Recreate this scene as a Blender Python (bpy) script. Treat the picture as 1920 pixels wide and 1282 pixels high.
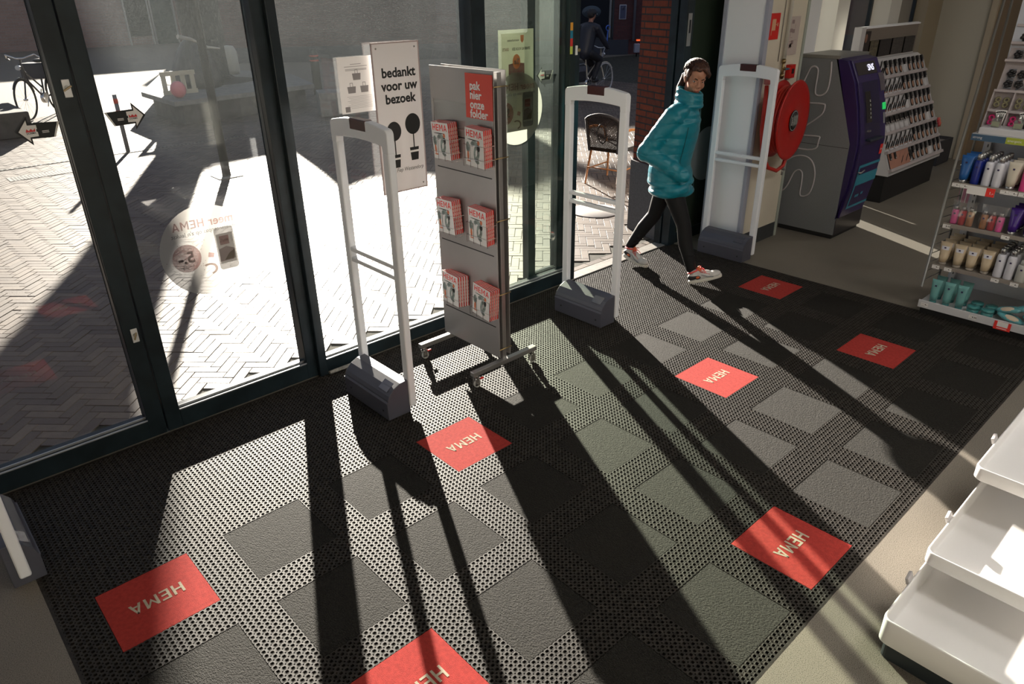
import bpy, bmesh, math, random
import numpy as np
from mathutils import Vector, Matrix, Euler
random.seed(7); rng = np.random.default_rng(7)
sc = bpy.context.scene
for o in list(bpy.data.objects): bpy.data.objects.remove(o)
COL = sc.collection

# ------------------------------------------------------------------ camera
cam_d = bpy.data.cameras.new('camera'); cam = bpy.data.objects.new('camera', cam_d); COL.objects.link(cam)
CR = ((0.7347870, -0.6781418, -0.0145492), (-0.3095130, -0.3161260, -0.8968088), (0.6035642, 0.6634667, -0.4421790))
M = Matrix.Identity(4)
for r in range(3):
    M[r][0] = CR[0][r]; M[r][1] = -CR[1][r]; M[r][2] = -CR[2][r]
M[0][3], M[1][3], M[2][3] = -0.18292, -2.73117, 2.17430
cam.matrix_world = M
cam_d.sensor_width = 36.0; cam_d.lens = 1340.14 / 1920 * 36.0
cam_d.clip_start = 0.05; cam_d.clip_end = 300
sc.camera = cam

# ------------------------------------------------------------------ light and exposure
SUN_AZ, SUN_EL = math.radians(63.6), math.radians(13.4)
sun_d = bpy.data.lights.new('sun', 'SUN'); sun_d.energy = 25.0; sun_d.color = (1.0, 0.91, 0.79); sun_d.angle = math.radians(0.6)
sun = bpy.data.objects.new('sun', sun_d); COL.objects.link(sun)
sv = Vector((math.cos(SUN_AZ) * math.cos(SUN_EL), math.sin(SUN_AZ) * math.cos(SUN_EL), math.sin(SUN_EL)))
sun.rotation_euler = sv.to_track_quat('Z', 'Y').to_euler(); sun.location = (10, 20, 15)
world = bpy.data.worlds.new('world'); sc.world = world; world.use_nodes = True
bg = world.node_tree.nodes['Background']; bg.inputs[0].default_value = (0.62, 0.74, 1.0, 1); bg.inputs[1].default_value = 0.34
sc.view_settings.view_transform = 'Standard'; sc.view_settings.look = 'None'
sc.view_settings.exposure = 0.0; sc.view_settings.gamma = 1.0; sc.view_settings.use_curve_mapping = False

# ------------------------------------------------------------------ helpers
def link(o, parent=None):
    COL.objects.link(o)
    if parent is not None: o.parent = parent
    return o
def tag(o, label=None, cat=None, group=None, kind=None):
    if label: o['label'] = label
    if cat: o['category'] = cat
    if group: o['group'] = group
    if kind: o['kind'] = kind
    return o
def thing(name, label, cat, loc=(0, 0, 0), rz=0.0, group=None):
    o = bpy.data.objects.new(name, None); o.empty_display_size = 0.05; link(o)
    o.location = loc; o.rotation_euler = (0, 0, rz)
    return tag(o, label, cat, group)
class MB:
    def __init__(s): s.v = []; s.f = []; s.m = []; s.sm = []
    def add(s, vs, fs, mi=0, smooth=False):
        b = len(s.v); s.v += [tuple(v) for v in vs]
        for f in fs: s.f.append(tuple(b + i for i in f)); s.m.append(mi); s.sm.append(smooth)
        return s
    def box(s, x0, x1, y0, y1, z0, z1, mi=0):
        vs = [(x, y, z) for z in (z0, z1) for y in (y0, y1) for x in (x0, x1)]
        return s.add(vs, [(0, 2, 3, 1), (4, 5, 7, 6), (0, 1, 5, 4), (1, 3, 7, 5), (3, 2, 6, 7), (2, 0, 4, 6)], mi)
    def prism(s, poly, o, u, w, d, mi=0, smooth=False):
        """poly in 2-D (a,b) -> o + a*u + b*w, extruded by vector d"""
        o, u, w, d = Vector(o), Vector(u), Vector(w), Vector(d); n = len(poly)
        a = [o + u * p[0] + w * p[1] for p in poly]; b = [p + d for p in a]
        if u.cross(w).dot(d) > 0: a, b = b, a
        fs = [tuple(range(n)), tuple(range(2 * n - 1, n - 1, -1))] + [(i, i + n, (i + 1) % n + n, (i + 1) % n) for i in range(n)]
        s.add(a + b, fs, mi, False); 
        return s
    def cyl(s, p0, p1, r0, r1=None, n=16, mi=0, caps=True, smooth=True):
        p0, p1 = Vector(p0), Vector(p1); r1 = r0 if r1 is None else r1
        ax = (p1 - p0).normalized(); t = Vector((0, 0, 1)) if abs(ax.z) < .9 else Vector((1, 0, 0))
        u = ax.cross(t).normalized(); w = ax.cross(u)
        vs = []
        for p, r in ((p0, r0), (p1, r1)):
            for k in range(n):
                a = 2 * math.pi * k / n; vs.append(p + (u * math.cos(a) + w * math.sin(a)) * r)
        s.add(vs, [(i, i + n, (i + 1) % n + n, (i + 1) % n) for i in range(n)], mi, smooth)
        if caps: s.add(vs, [tuple(range(n)), tuple(range(2 * n - 1, n - 1, -1))], mi, False)
        return s
    def tube(s, pts, r, n=8, mi=0, closed=False):
        pts = [Vector(p) for p in pts]; m = len(pts); rs = r if isinstance(r, (list, tuple)) else [r] * m
        vs = []; prev = None
        for i, p in enumerate(pts):
            if closed: t = (pts[(i + 1) % m] - pts[i - 1])
            else: t = pts[min(i + 1, m - 1)] - pts[max(i - 1, 0)]
            t.normalize()
            if prev is None:
                u = t.cross(Vector((0, 0, 1)) if abs(t.z) < .9 else Vector((1, 0, 0))).normalized()
            else:
                u = (prev - t * prev.dot(t)).normalized()
            prev = u; w = t.cross(u)
            for k in range(n):
                a = 2 * math.pi * k / n; vs.append(p + (u * math.cos(a) + w * math.sin(a)) * rs[i])
        fs = []
        for i in range(m if closed else m - 1):
            j = (i + 1) % m
            for k in range(n): fs.append((i * n + k, j * n + k, j * n + (k + 1) % n, i * n + (k + 1) % n)[::-1])
        s.add(vs, fs, mi, True)
        if not closed: s.add(vs, [tuple(range(n)), tuple(range(m * n - 1, (m - 1) * n - 1, -1))], mi)
        return s
    def lathe(s, prof, c=(0, 0, 0), n=20, mi=0, ax='Z', sx=1.0, sy=1.0):
        vs = []; c = Vector(c)
        for r, z in prof:
            for k in range(n):
                a = 2 * math.pi * k / n; p = Vector((r * math.cos(a) * sx, r * math.sin(a) * sy, z))
                if ax == 'Y': p = Vector((p.x, -p.z, p.y))
                if ax == 'X': p = Vector((p.z, p.x, p.y))
                vs.append(c + p)
        m = len(prof)
        s.add(vs, [(i * n + k, i * n + (k + 1) % n, (i + 1) * n + (k + 1) % n, (i + 1) * n + k) for i in range(m - 1) for k in range(n)], mi, True)
        s.add(vs, [tuple(range(n))[::-1], tuple(range((m - 1) * n, m * n))], mi)
        return s
    def ell(s, c, rx, ry=None, rz=None, n=16, m=10, mi=0, rot=None):
        ry = rx if ry is None else ry; rz = rx if rz is None else rz; c = Vector(c); vs = []
        for i in range(m + 1):
            t = math.pi * i / m
            for k in range(n):
                a = 2 * math.pi * k / n
                p = Vector((rx * math.sin(t) * math.cos(a), ry * math.sin(t) * math.sin(a), -rz * math.cos(t)))
                vs.append(c + (rot @ p if rot is not None else p))
        return s.add(vs, [(i * n + k, i * n + (k + 1) % n, (i + 1) * n + (k + 1) % n, (i + 1) * n + k) for i in range(m) for k in range(n)], mi, True)
    def build(s, name, mats, parent=None, bevel=0.0, seg=2):
        me = bpy.data.meshes.new(name); me.from_pydata(s.v, [], s.f)
        mats = mats if isinstance(mats, (list, tuple)) else [mats]
        for m in mats: me.materials.append(m)
        me.polygons.foreach_set('material_index', s.m); me.polygons.foreach_set('use_smooth', s.sm)
        if any(s.sm) or True:
            bm = bmesh.new(); bm.from_mesh(me); bmesh.ops.remove_doubles(bm, verts=bm.verts, dist=1e-5)
            bmesh.ops.dissolve_degenerate(bm, dist=1e-6, edges=bm.edges)
            bm.to_mesh(me); bm.free()
        me.update(); o = link(bpy.data.objects.new(name, me), parent)
        if bevel:
            b = o.modifiers.new('bevel', 'BEVEL'); b.width = bevel; b.segments = seg; b.limit_method = 'ANGLE'; b.angle_limit = math.radians(40)
        return o
def boxo(name, x0, x1, y0, y1, z0, z1, m, parent=None, bevel=0.0):
    return MB().box(x0, x1, y0, y1, z0, z1).build(name, m, parent, bevel)
def struct(o): o['kind'] = 'structure'; return o
def copy_tree(o, parent=None):
    c = o.copy(); COL.objects.link(c); c.parent = parent
    for ch in [x for x in KIDS.get(o.name, [])]: copy_tree(ch, c)
    return c
KIDS = {}
def register(o):
    KIDS[o.name] = [x for x in bpy.data.objects if x.parent == o]
    for k in KIDS[o.name]: register(k)
    return o
def dup(root, loc, rz=None, label=None, group=None, rot=None):
    c = copy_tree(root); c.location = loc
    if rz is not None: c.rotation_euler = (0, 0, rz)
    if rot is not None: c.rotation_euler = rot
    if label: c['label'] = label
    if group: c['group'] = group
    return c

# text -> mesh. plane basis: u = reading direction, w = up direction of the letters
TXT = {}
def text_mesh(s, bold=0.0, align='CENTER', ext=0.0):
    k = (s, bold, align, ext)
    if k not in TXT:
        cu = bpy.data.curves.new('text', 'FONT'); cu.body = s; cu.size = 1.0; cu.align_x = align; cu.align_y = 'CENTER'
        cu.offset = bold; cu.extrude = ext; cu.resolution_u = 3; cu.space_line = 0.95
        ob = bpy.data.objects.new('t', cu); me = bpy.data.meshes.new_from_object(ob)
        bpy.data.objects.remove(ob); TXT[k] = me
    return TXT[k]
def text(s, o, u, w, size, m, parent=None, name='lettering', bold=0.0, align='CENTER', width=None, shear=0.0, heavy=0.0):
    src = text_mesh(s, bold, align, 0.0); me = src.copy(); me.name = name
    u, w, o = Vector(u).normalized(), Vector(w).normalized(), Vector(o)
    n = len(me.vertices); co = np.empty(n * 3); me.vertices.foreach_get('co', co); co = co.reshape(-1, 3)
    kx = size
    if width:
        wd = co[:, 0].max() - co[:, 0].min(); kx = width / wd
    x = co[:, 0] * kx + co[:, 1] * size * shear; y = co[:, 1] * size
    out = np.array(o)[None] + x[:, None] * np.array(u)[None] + y[:, None] * np.array(w)[None]
    if heavy:
        fs = [tuple(p.vertices) for p in me.polygons]; vs = []; ff = []; nrm_ = np.array(u.cross(w))
        for q_, (a, b_) in enumerate(((0, 0), (1, 0), (-1, 0), (0, 1), (0, -1), (.7, .7), (-.7, .7), (.7, -.7), (-.7, -.7))):
            k0 = len(vs); vs += [tuple(p) for p in out + np.array(u) * a * heavy + np.array(w) * b_ * heavy + nrm_ * .00002 * q_]; ff += [tuple(k0 + i for i in f) for f in fs]
        bpy.data.meshes.remove(me); me = bpy.data.meshes.new(name); me.from_pydata(vs, [], ff); me.materials.append(m); me.update()
        return link(bpy.data.objects.new(name, me), parent)
    me.vertices.foreach_set('co', out.ravel()); me.materials.clear(); me.materials.append(m); me.update()
    return link(bpy.data.objects.new(name, me), parent)

def hema(o, u, w, hgt, width, m, parent=None, name='lettering'):
    '''the four block letters H E M A, centred on o'''
    u, w, o = Vector(u).normalized(), Vector(w).normalized(), Vector(o); s = .17
    G = {'H': [[(0, 0), (s, 0), (s, 1), (0, 1)], [(.72 - s, 0), (.72, 0), (.72, 1), (.72 - s, 1)], [(s, .42), (.72 - s, .42), (.72 - s, .58), (s, .58)]],
         'E': [[(0, 0), (s, 0), (s, 1), (0, 1)], [(s, 0), (.60, 0), (.60, .155), (s, .155)], [(s, .42), (.55, .42), (.55, .57), (s, .57)], [(s, .845), (.60, .845), (.60, 1), (s, 1)]],
         'M': [[(0, 0), (s, 0), (s, 1), (0, 1)], [(.86 - s, 0), (.86, 0), (.86, 1), (.86 - s, 1)], [(s, 1), (s, .74), (.43, .22), (.43, .50)], [(.86 - s, 1), (.43, .50), (.43, .22), (.86 - s, .74)]],
         'A': [[(0, 0), (.18, 0), (.46, 1), (.32, 1)], [(.60, 0), (.78, 0), (.46, 1), (.32, 1)], [(.20, .22), (.58, .22), (.54, .37), (.24, .37)]]}
    adv = {'H': .90, 'E': .76, 'M': 1.02, 'A': .78}; tot = sum(adv.values()); k = width / tot; x = -width / 2; mb = MB()
    for c_ in 'HEMA':
        for pl_ in G[c_]: mb.add([o + u * (x + p[0] * k) + w * ((p[1] - .5) * hgt) for p in pl_], [(0, 1, 2, 3)])
        x += adv[c_] * k
    me = bpy.data.meshes.new(name); me.from_pydata(mb.v, [], mb.f); me.materials.append(m); me.update()
    return link(bpy.data.objects.new(name, me), parent)

# ------------------------------------------------------------------ materials
MATS = {}
def mat(name, col, rough=0.5, metal=0.0, noise=0.0, scale=20.0, bump=0.0, bscale=60.0, spec=0.5, emit=0.0, sheen=0.0, col2=None, coat=0.0, detail=4.0):
    if name in MATS: return MATS[name]
    m = bpy.data.materials.new(name); m.use_nodes = True; nt = m.node_tree; b = nt.nodes['Principled BSDF']
    b.inputs['Base Color'].default_value = (*col, 1); b.inputs['Roughness'].default_value = rough; b.inputs['Metallic'].default_value = metal
    b.inputs['Specular IOR Level'].default_value = spec; b.inputs['Coat Weight'].default_value = coat
    if sheen: b.inputs['Sheen Weight'].default_value = sheen
    if emit: b.inputs['Emission Color'].default_value = (*col, 1); b.inputs['Emission Strength'].default_value = emit
    tc = nt.nodes.new('ShaderNodeTexCoord')
    if noise or col2:
        n = nt.nodes.new('ShaderNodeTexNoise'); n.inputs['Scale'].default_value = scale; n.inputs['Detail'].default_value = detail
        r = nt.nodes.new('ShaderNodeValToRGB'); nt.links.new(tc.outputs['Object'], n.inputs['Vector']); nt.links.new(n.outputs['Fac'], r.inputs[0])
        c2 = col2 if col2 else tuple(min(1, c * (1 + noise)) for c in col); c1 = col if col2 else tuple(c * (1 - noise) for c in col)
        r.color_ramp.elements[0].position = 0.35; r.color_ramp.elements[1].position = 0.65
        r.color_ramp.elements[0].color = (*c1, 1); r.color_ramp.elements[1].color = (*c2, 1)
        nt.links.new(r.outputs[0], b.inputs['Base Color'])
    if bump:
        n2 = nt.nodes.new('ShaderNodeTexNoise'); n2.inputs['Scale'].default_value = bscale; n2.inputs['Detail'].default_value = 5
        bp = nt.nodes.new('ShaderNodeBump'); bp.inputs['Strength'].default_value = bump; bp.inputs['Distance'].default_value = 0.01
        nt.links.new(tc.outputs['Object'], n2.inputs['Vector']); nt.links.new(n2.outputs['Fac'], bp.inputs['Height']); nt.links.new(bp.outputs[0], b.inputs['Normal'])
    MATS[name] = m; return m
def new_mat(name):
    m = bpy.data.materials.new(name); m.use_nodes = True; m.node_tree.nodes.clear(); MATS[name] = m
    return m, m.node_tree
def N(nt, t, **kw):
    n = nt.nodes.new('ShaderNode' + t)
    for k, v in kw.items():
        if k in n.inputs: n.inputs[k].default_value = v
        else: setattr(n, k, v)
    return n
def schlick(nt, mul, add=0.0):
    L = nt.links; g = N(nt, 'NewGeometry'); d = N(nt, 'VectorMath', operation='DOT_PRODUCT'); L.new(g.outputs['Incoming'], d.inputs[0]); L.new(g.outputs['Normal'], d.inputs[1])
    a = N(nt, 'Math', operation='ABSOLUTE'); L.new(d.outputs['Value'], a.inputs[0]); s = N(nt, 'Math', operation='SUBTRACT'); s.inputs[0].default_value = 1.0; L.new(a.outputs[0], s.inputs[1])
    p = N(nt, 'Math', operation='POWER'); L.new(s.outputs[0], p.inputs[0]); p.inputs[1].default_value = 5.0
    m = N(nt, 'Math', operation='MULTIPLY_ADD'); L.new(p.outputs[0], m.inputs[0]); m.inputs[1].default_value = .96 * mul; m.inputs[2].default_value = .04 * mul + add; m.use_clamp = True; return m
def glass_mat(name, tint, dirt, dust_col=(.72, .80, .82), refl=1.0):
    """thin pane: transmits straight through, reflects at grazing angles, carries dust that thickens upwards"""
    m, nt = new_mat(name); L = nt.links
    out = N(nt, 'OutputMaterial'); tr = N(nt, 'BsdfTransparent', Color=(*tint, 1)); gl = N(nt, 'BsdfGlossy', Roughness=0.02)
    m1 = N(nt, 'MixShader'); fm = schlick(nt, refl)
    L.new(fm.outputs[0], m1.inputs[0]); L.new(tr.outputs[0], m1.inputs[1]); L.new(gl.outputs[0], m1.inputs[2])
    ts = N(nt, 'BsdfTranslucent', Color=(*dust_col, 1)); m2 = N(nt, 'MixShader')
    tc = N(nt, 'TexCoord'); n1 = N(nt, 'TexNoise', Scale=360.0, Detail=3.0); r1 = N(nt, 'ValToRGB'); L.new(tc.outputs['Object'], n1.inputs['Vector']); L.new(n1.outputs['Fac'], r1.inputs[0])
    r1.color_ramp.elements[0].position = 0.56; r1.color_ramp.elements[1].position = 0.72
    n2 = N(nt, 'TexNoise', Scale=3.0, Detail=5.0); L.new(tc.outputs['Object'], n2.inputs['Vector'])
    r2 = N(nt, 'ValToRGB'); L.new(n2.outputs['Fac'], r2.inputs[0]); r2.color_ramp.elements[0].position = 0.35; r2.color_ramp.elements[1].position = 0.75
    sx = N(nt, 'SeparateXYZ'); L.new(tc.outputs['Object'], sx.inputs[0])
    mr = N(nt, 'MapRange'); L.new(sx.outputs[2], mr.inputs[0]); mr.inputs[1].default_value = 1.35; mr.inputs[2].default_value = 2.0; mr.inputs[3].default_value = 0.12; mr.inputs[4].default_value = 1.0
    a = N(nt, 'Math', operation='MULTIPLY_ADD'); L.new(r1.outputs[0], a.inputs[0]); a.inputs[1].default_value = 1.1; a.inputs[2].default_value = 0.20
    b = N(nt, 'Math', operation='MULTIPLY'); L.new(a.outputs[0], b.inputs[0]); L.new(mr.outputs[0], b.inputs[1])
    c = N(nt, 'Math', operation='MULTIPLY_ADD'); L.new(r2.outputs[0], c.inputs[0]); c.inputs[1].default_value = 0.10; L.new(b.outputs[0], c.inputs[2])
    d = N(nt, 'Math', operation='MULTIPLY'); L.new(c.outputs[0], d.inputs[0]); d.inputs[1].default_value = dirt; d.use_clamp = True
    L.new(d.outputs[0], m2.inputs[0]); L.new(m1.outputs[0], m2.inputs[1]); L.new(ts.outputs[0], m2.inputs[2]); L.new(m2.outputs[0], out.inputs[0])
    return m
def film_mat(name, col, opaque=0.6, trans=0.8):
    """printed translucent film: part see-through, part glowing when lit from behind, part plain diffuse"""
    m, nt = new_mat(name); L = nt.links
    out = N(nt, 'OutputMaterial'); tr = N(nt, 'BsdfTransparent'); ts = N(nt, 'BsdfTranslucent', Color=(*col, 1)); df = N(nt, 'BsdfDiffuse', Color=(*col, 1))
    m1 = N(nt, 'MixShader', Fac=trans); m2 = N(nt, 'MixShader', Fac=opaque)
    L.new(df.outputs[0], m1.inputs[1]); L.new(ts.outputs[0], m1.inputs[2]); L.new(tr.outputs[0], m2.inputs[1]); L.new(m1.outputs[0], m2.inputs[2]); L.new(m2.outputs[0], out.inputs[0])
    return m
def clear_mat(name, tint=(1, 1, 1), refl=1.0, haze=0.0, rough=0.05):
    m, nt = new_mat(name); L = nt.links
    out = N(nt, 'OutputMaterial'); tr = N(nt, 'BsdfTransparent', Color=(*tint, 1)); gl = N(nt, 'BsdfGlossy', Roughness=rough)
    fm = schlick(nt, refl, .02 * refl)
    m1 = N(nt, 'MixShader'); L.new(fm.outputs[0], m1.inputs[0]); L.new(tr.outputs[0], m1.inputs[1]); L.new(gl.outputs[0], m1.inputs[2])
    df = N(nt, 'BsdfDiffuse', Color=(.8, .8, .8, 1)); m2 = N(nt, 'MixShader', Fac=haze); L.new(m1.outputs[0], m2.inputs[1]); L.new(df.outputs[0], m2.inputs[2]); L.new(m2.outputs[0], out.inputs[0])
    return m
def brick_mat(name, c1, c2, mortar, bw=0.21, bh=0.0577, mw=0.010, rot=None, bump=0.5, scale=1.0, rough=0.85, axes=None):
    m, nt = new_mat(name); L = nt.links
    out = N(nt, 'OutputMaterial'); b = N(nt, 'BsdfPrincipled', Roughness=rough); L.new(b.outputs[0], out.inputs[0])
    tc = N(nt, 'TexCoord'); mp = N(nt, 'Mapping'); L.new(tc.outputs['Object'], mp.inputs[0])
    if rot: mp.inputs['Rotation'].default_value = rot
    if axes:
        sp_ = N(nt, 'SeparateXYZ'); cb_ = N(nt, 'CombineXYZ'); L.new(tc.outputs['Object'], sp_.inputs[0]); L.new(sp_.outputs[axes[0]], cb_.inputs[0]); L.new(sp_.outputs[axes[1]], cb_.inputs[1]); L.new(cb_.outputs[0], mp.inputs[0])
    bt = N(nt, 'TexBrick'); L.new(mp.outputs[0], bt.inputs[0])
    bt.inputs['Scale'].default_value = 1.0; bt.inputs['Brick Width'].default_value = bw; bt.inputs['Row Height'].default_value = bh
    bt.inputs['Mortar Size'].default_value = mw * 0.5; bt.inputs['Mortar Smooth'].default_value = 0.2; bt.inputs['Bias'].default_value = 0.0
    bt.inputs['Color1'].default_value = (*c1, 1); bt.inputs['Color2'].default_value = (*c2, 1); bt.inputs['Mortar'].default_value = (*mortar, 1)
    ns = N(nt, 'TexNoise', Scale=25.0, Detail=5.0); L.new(tc.outputs['Object'], ns.inputs['Vector'])
    mx = N(nt, 'MixRGB', blend_type='MULTIPLY', Fac=0.6); L.new(bt.outputs[0], mx.inputs[1]); L.new(ns.outputs['Fac'], mx.inputs[2])
    br = N(nt, 'BrightContrast'); L.new(mx.outputs[0], br.inputs[0]); br.inputs[1].default_value = 0.0
    L.new(br.outputs[0], b.inputs['Base Color'])
    inv = N(nt, 'Math', operation='SUBTRACT'); inv.inputs[0].default_value = 1.0; L.new(bt.outputs['Fac'], inv.inputs[1])
    ad = N(nt, 'Math', operation='MULTIPLY_ADD'); L.new(ns.outputs['Fac'], ad.inputs[0]); ad.inputs[1].default_value = 0.4; L.new(inv.outputs[0], ad.inputs[2])
    bp = N(nt, 'Bump', Strength=bump, Distance=0.008); L.new(ad.outputs[0], bp.inputs['Height']); L.new(bp.outputs[0], b.inputs['Normal'])
    return m
def speckle_mat(name, base, dark, light, rough=0.5):
    m, nt = new_mat(name); L = nt.links
    out = N(nt, 'OutputMaterial'); b = N(nt, 'BsdfPrincipled', Roughness=rough); L.new(b.outputs[0], out.inputs[0]); tc = N(nt, 'TexCoord')
    n1 = N(nt, 'TexNoise', Scale=300.0, Detail=3.0); n2 = N(nt, 'TexNoise', Scale=2.0, Detail=4.0)
    L.new(tc.outputs['Object'], n1.inputs['Vector']); L.new(tc.outputs['Object'], n2.inputs['Vector'])
    r = N(nt, 'ValToRGB'); L.new(n1.outputs['Fac'], r.inputs[0]); e = r.color_ramp.elements
    e[0].position = 0.36; e[0].color = (*dark, 1); e[1].position = 0.66; e[1].color = (*light, 1); k = e.new(0.46); k.color = (*base, 1)
    mx = N(nt, 'MixRGB', blend_type='MULTIPLY', Fac=0.3); L.new(r.outputs[0], mx.inputs[1]); L.new(n2.outputs['Fac'], mx.inputs[2])
    L.new(mx.outputs[0], b.inputs['Base Color']); return m

WHITE = mat('white_paint', (.80, .80, .80), .45); CREAM = mat('cream_wall', (.62, .56, .45), .8, noise=.03, scale=3)
FRAME = mat('dark_frame', (.011, .019, .024), .34, noise=.3, scale=8, spec=.35); BLACK = mat('black_plastic', (.012, .012, .013), .5)
GATE = mat('gate_plastic', (.82, .84, .88), .42); GATEBASE = mat('gate_base', (.075, .077, .10), .38, bump=.15, bscale=400)
STEEL = mat('brushed_steel', (.42, .41, .40), .38, metal=.85, noise=.06, scale=6); CHROME = mat('chrome', (.75, .75, .75), .18, metal=1.0)
RED = mat('hema_red', (.80, .035, .025), .55); REDGLOSS = mat('red_enamel', (.50, .012, .008), .3)
TILE_RED = mat('red_carpet', (.40, .040, .032), .9, noise=.12, scale=60, bump=.5, bscale=350, spec=.2)
LETTER = mat('cream_letter', (.48, .42, .32), .9, noise=.1, scale=60, spec=.2)
INK = mat('black_ink', (.010, .010, .010), .6); PAPER = mat('paper', (.78, .76, .74), .7)
# ================================================================== SETTING
TERR = speckle_mat('terrazzo', (.21, .185, .15), (.08, .07, .058), (.29, .26, .215), .55)
MX0, MX1, MY0, MY1 = -0.15, 5.30, -2.03, 1.03
fl = MB()
for a in ((-4, MX0, -7, 1.04), (MX1, 14, -7, 1.04), (MX0, MX1, -7, MY0), (MX0, MX1, MY1, 1.045)):
    fl.box(a[0], a[1], a[2], a[3], -0.10, 0.0)
fl.box(5.30, 14, 1.04, 1.3, -.1, 0)
struct(fl.build('floor', TERR))
PIT = mat('pit', (.006, .006, .006), .9)
struct(boxo('floor_recess', MX0, MX1, MY0, MY1, -0.10, -0.014, PIT))

# rubber mat: square lattice of round holes with a small diamond hole between every four
P = 0.53 / 23
RUB = mat('rubber', (.030, .026, .022), .5, noise=.35, scale=30, bump=.25, bscale=500, spec=.20)
def in_tile(cx, cy):
    fx = (cx / 0.53) % 1.0; fy = (-cy / 0.53) % 1.0
    return cx > 0 and cx < 5.3 and cy < 0 and cy > -2.12 and fx < 16 / 23 and fy < 16 / 23
i0, i1 = math.ceil(MX0 / P), int(MX1 / P); j0, j1 = math.ceil(MY0 / P), int(MY1 / P)
cx = (np.arange(i0, i1) + .5) * P; cy = (np.arange(j0, j1) + .5) * P
CX, CY = np.meshgrid(cx, cy); CX, CY = CX.ravel(), CY.ravel()
keep = np.array([not in_tile(a, b) for a, b in zip(CX, CY)]); CX, CY = CX[keep], CY[keep]
h, c = P / 2, 0.0042; R1, R0 = 0.0092, 0.0070; D = 0.010
outer = np.array([(h, -h + c), (h, h - c), (h - c, h), (-h + c, h), (-h, h - c), (-h, -h + c), (-h + c, -h), (h - c, -h)])
ang = np.arctan2(outer[:, 1], outer[:, 0]); cc = np.c_[np.cos(ang), np.sin(ang)]
tmpl = np.zeros((40, 3)); tmpl[0:8, :2] = outer; tmpl[8:16, :2] = cc * R1 * [1, 1]; tmpl[8:16, 2] = .0
tmpl[16:24, :2] = cc * (R1 + R0) / 2; tmpl[16:24, 2] = 0.0007; tmpl[24:32, :2] = cc * R0; tmpl[24:32, 2] = 0.0002
tmpl[32:40, :2] = cc * R0; tmpl[32:40, 2] = -D
q = []
for lo in (0, 8, 16, 24):
    for k in range(8): q.append((lo + k, lo + (k + 1) % 8, lo + 8 + (k + 1) % 8, lo + 8 + k))
n = len(CX); V = np.tile(tmpl, (n, 1, 1)); V[:, :, 0] += CX[:, None]; V[:, :, 1] += CY[:, None]
# short walls of the diamond holes
dw = np.zeros((8, 3)); 
ex = []
for k in (1, 3, 5, 7):
    a, b = outer[k], outer[(k + 1) % 8]; ex.append([(a[0], a[1], 0), (b[0], b[1], 0), (b[0], b[1], -D), (a[0], a[1], -D)])
ex = np.array(ex).reshape(16, 3); VE = np.tile(ex, (n, 1, 1)); VE[:, :, 0] += CX[:, None]; VE[:, :, 1] += CY[:, None]
AV = np.concatenate([V.reshape(-1, 3), VE.reshape(-1, 3)])
Q = (np.array(q)[None] + np.arange(n)[:, None, None] * 40).reshape(-1, 4)
QE = (np.arange(16).reshape(4, 4)[None, :, ::-1] + np.arange(n)[:, None, None] * 16 + n * 40).reshape(-1, 4)
AF = np.concatenate([Q, QE])
def np_mesh(name, v, f, mats, parent=None, tint=None):
    me = bpy.data.meshes.new(name); me.vertices.add(len(v)); me.vertices.foreach_set('co', v.astype(np.float32).ravel())
    me.loops.add(f.size); me.loops.foreach_set('vertex_index', f.astype(np.int32).ravel())
    me.polygons.add(len(f)); me.polygons.foreach_set('loop_start', np.arange(0, f.size, f.shape[1], dtype=np.int32))
    if tint is not None:
        at = me.attributes.new('tint', 'FLOAT', 'FACE'); at.data.foreach_set('value', tint.astype(np.float32))
    for m in (mats if isinstance(mats, list) else [mats]): me.materials.append(m)
    me.polygons.foreach_set('use_smooth', np.zeros(len(f), dtype=bool)); me.update(); me.validate(); return link(bpy.data.objects.new(name, me), parent)
rm = np_mesh('rubber_mat', AV, AF, RUB)
tag(rm, 'large black perforated rubber entrance mat with square insets, between the gates', 'mat')
# low rim round the whole mat
rb = MB()
for x0, x1, y0, y1 in ((MX0, MX0 + .012, MY0, MY1), (MX1 - .012, MX1, MY0, MY1), (MX0 + .012, MX1 - .012, MY0, MY0 + .010), (MX0 + .012, MX1 - .012, MY1 - .010, MY1)):
    rb.box(x0, x1, y0, y1, -.014, .0005)
rb.build('edge_strip', RUB, rm)

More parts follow.
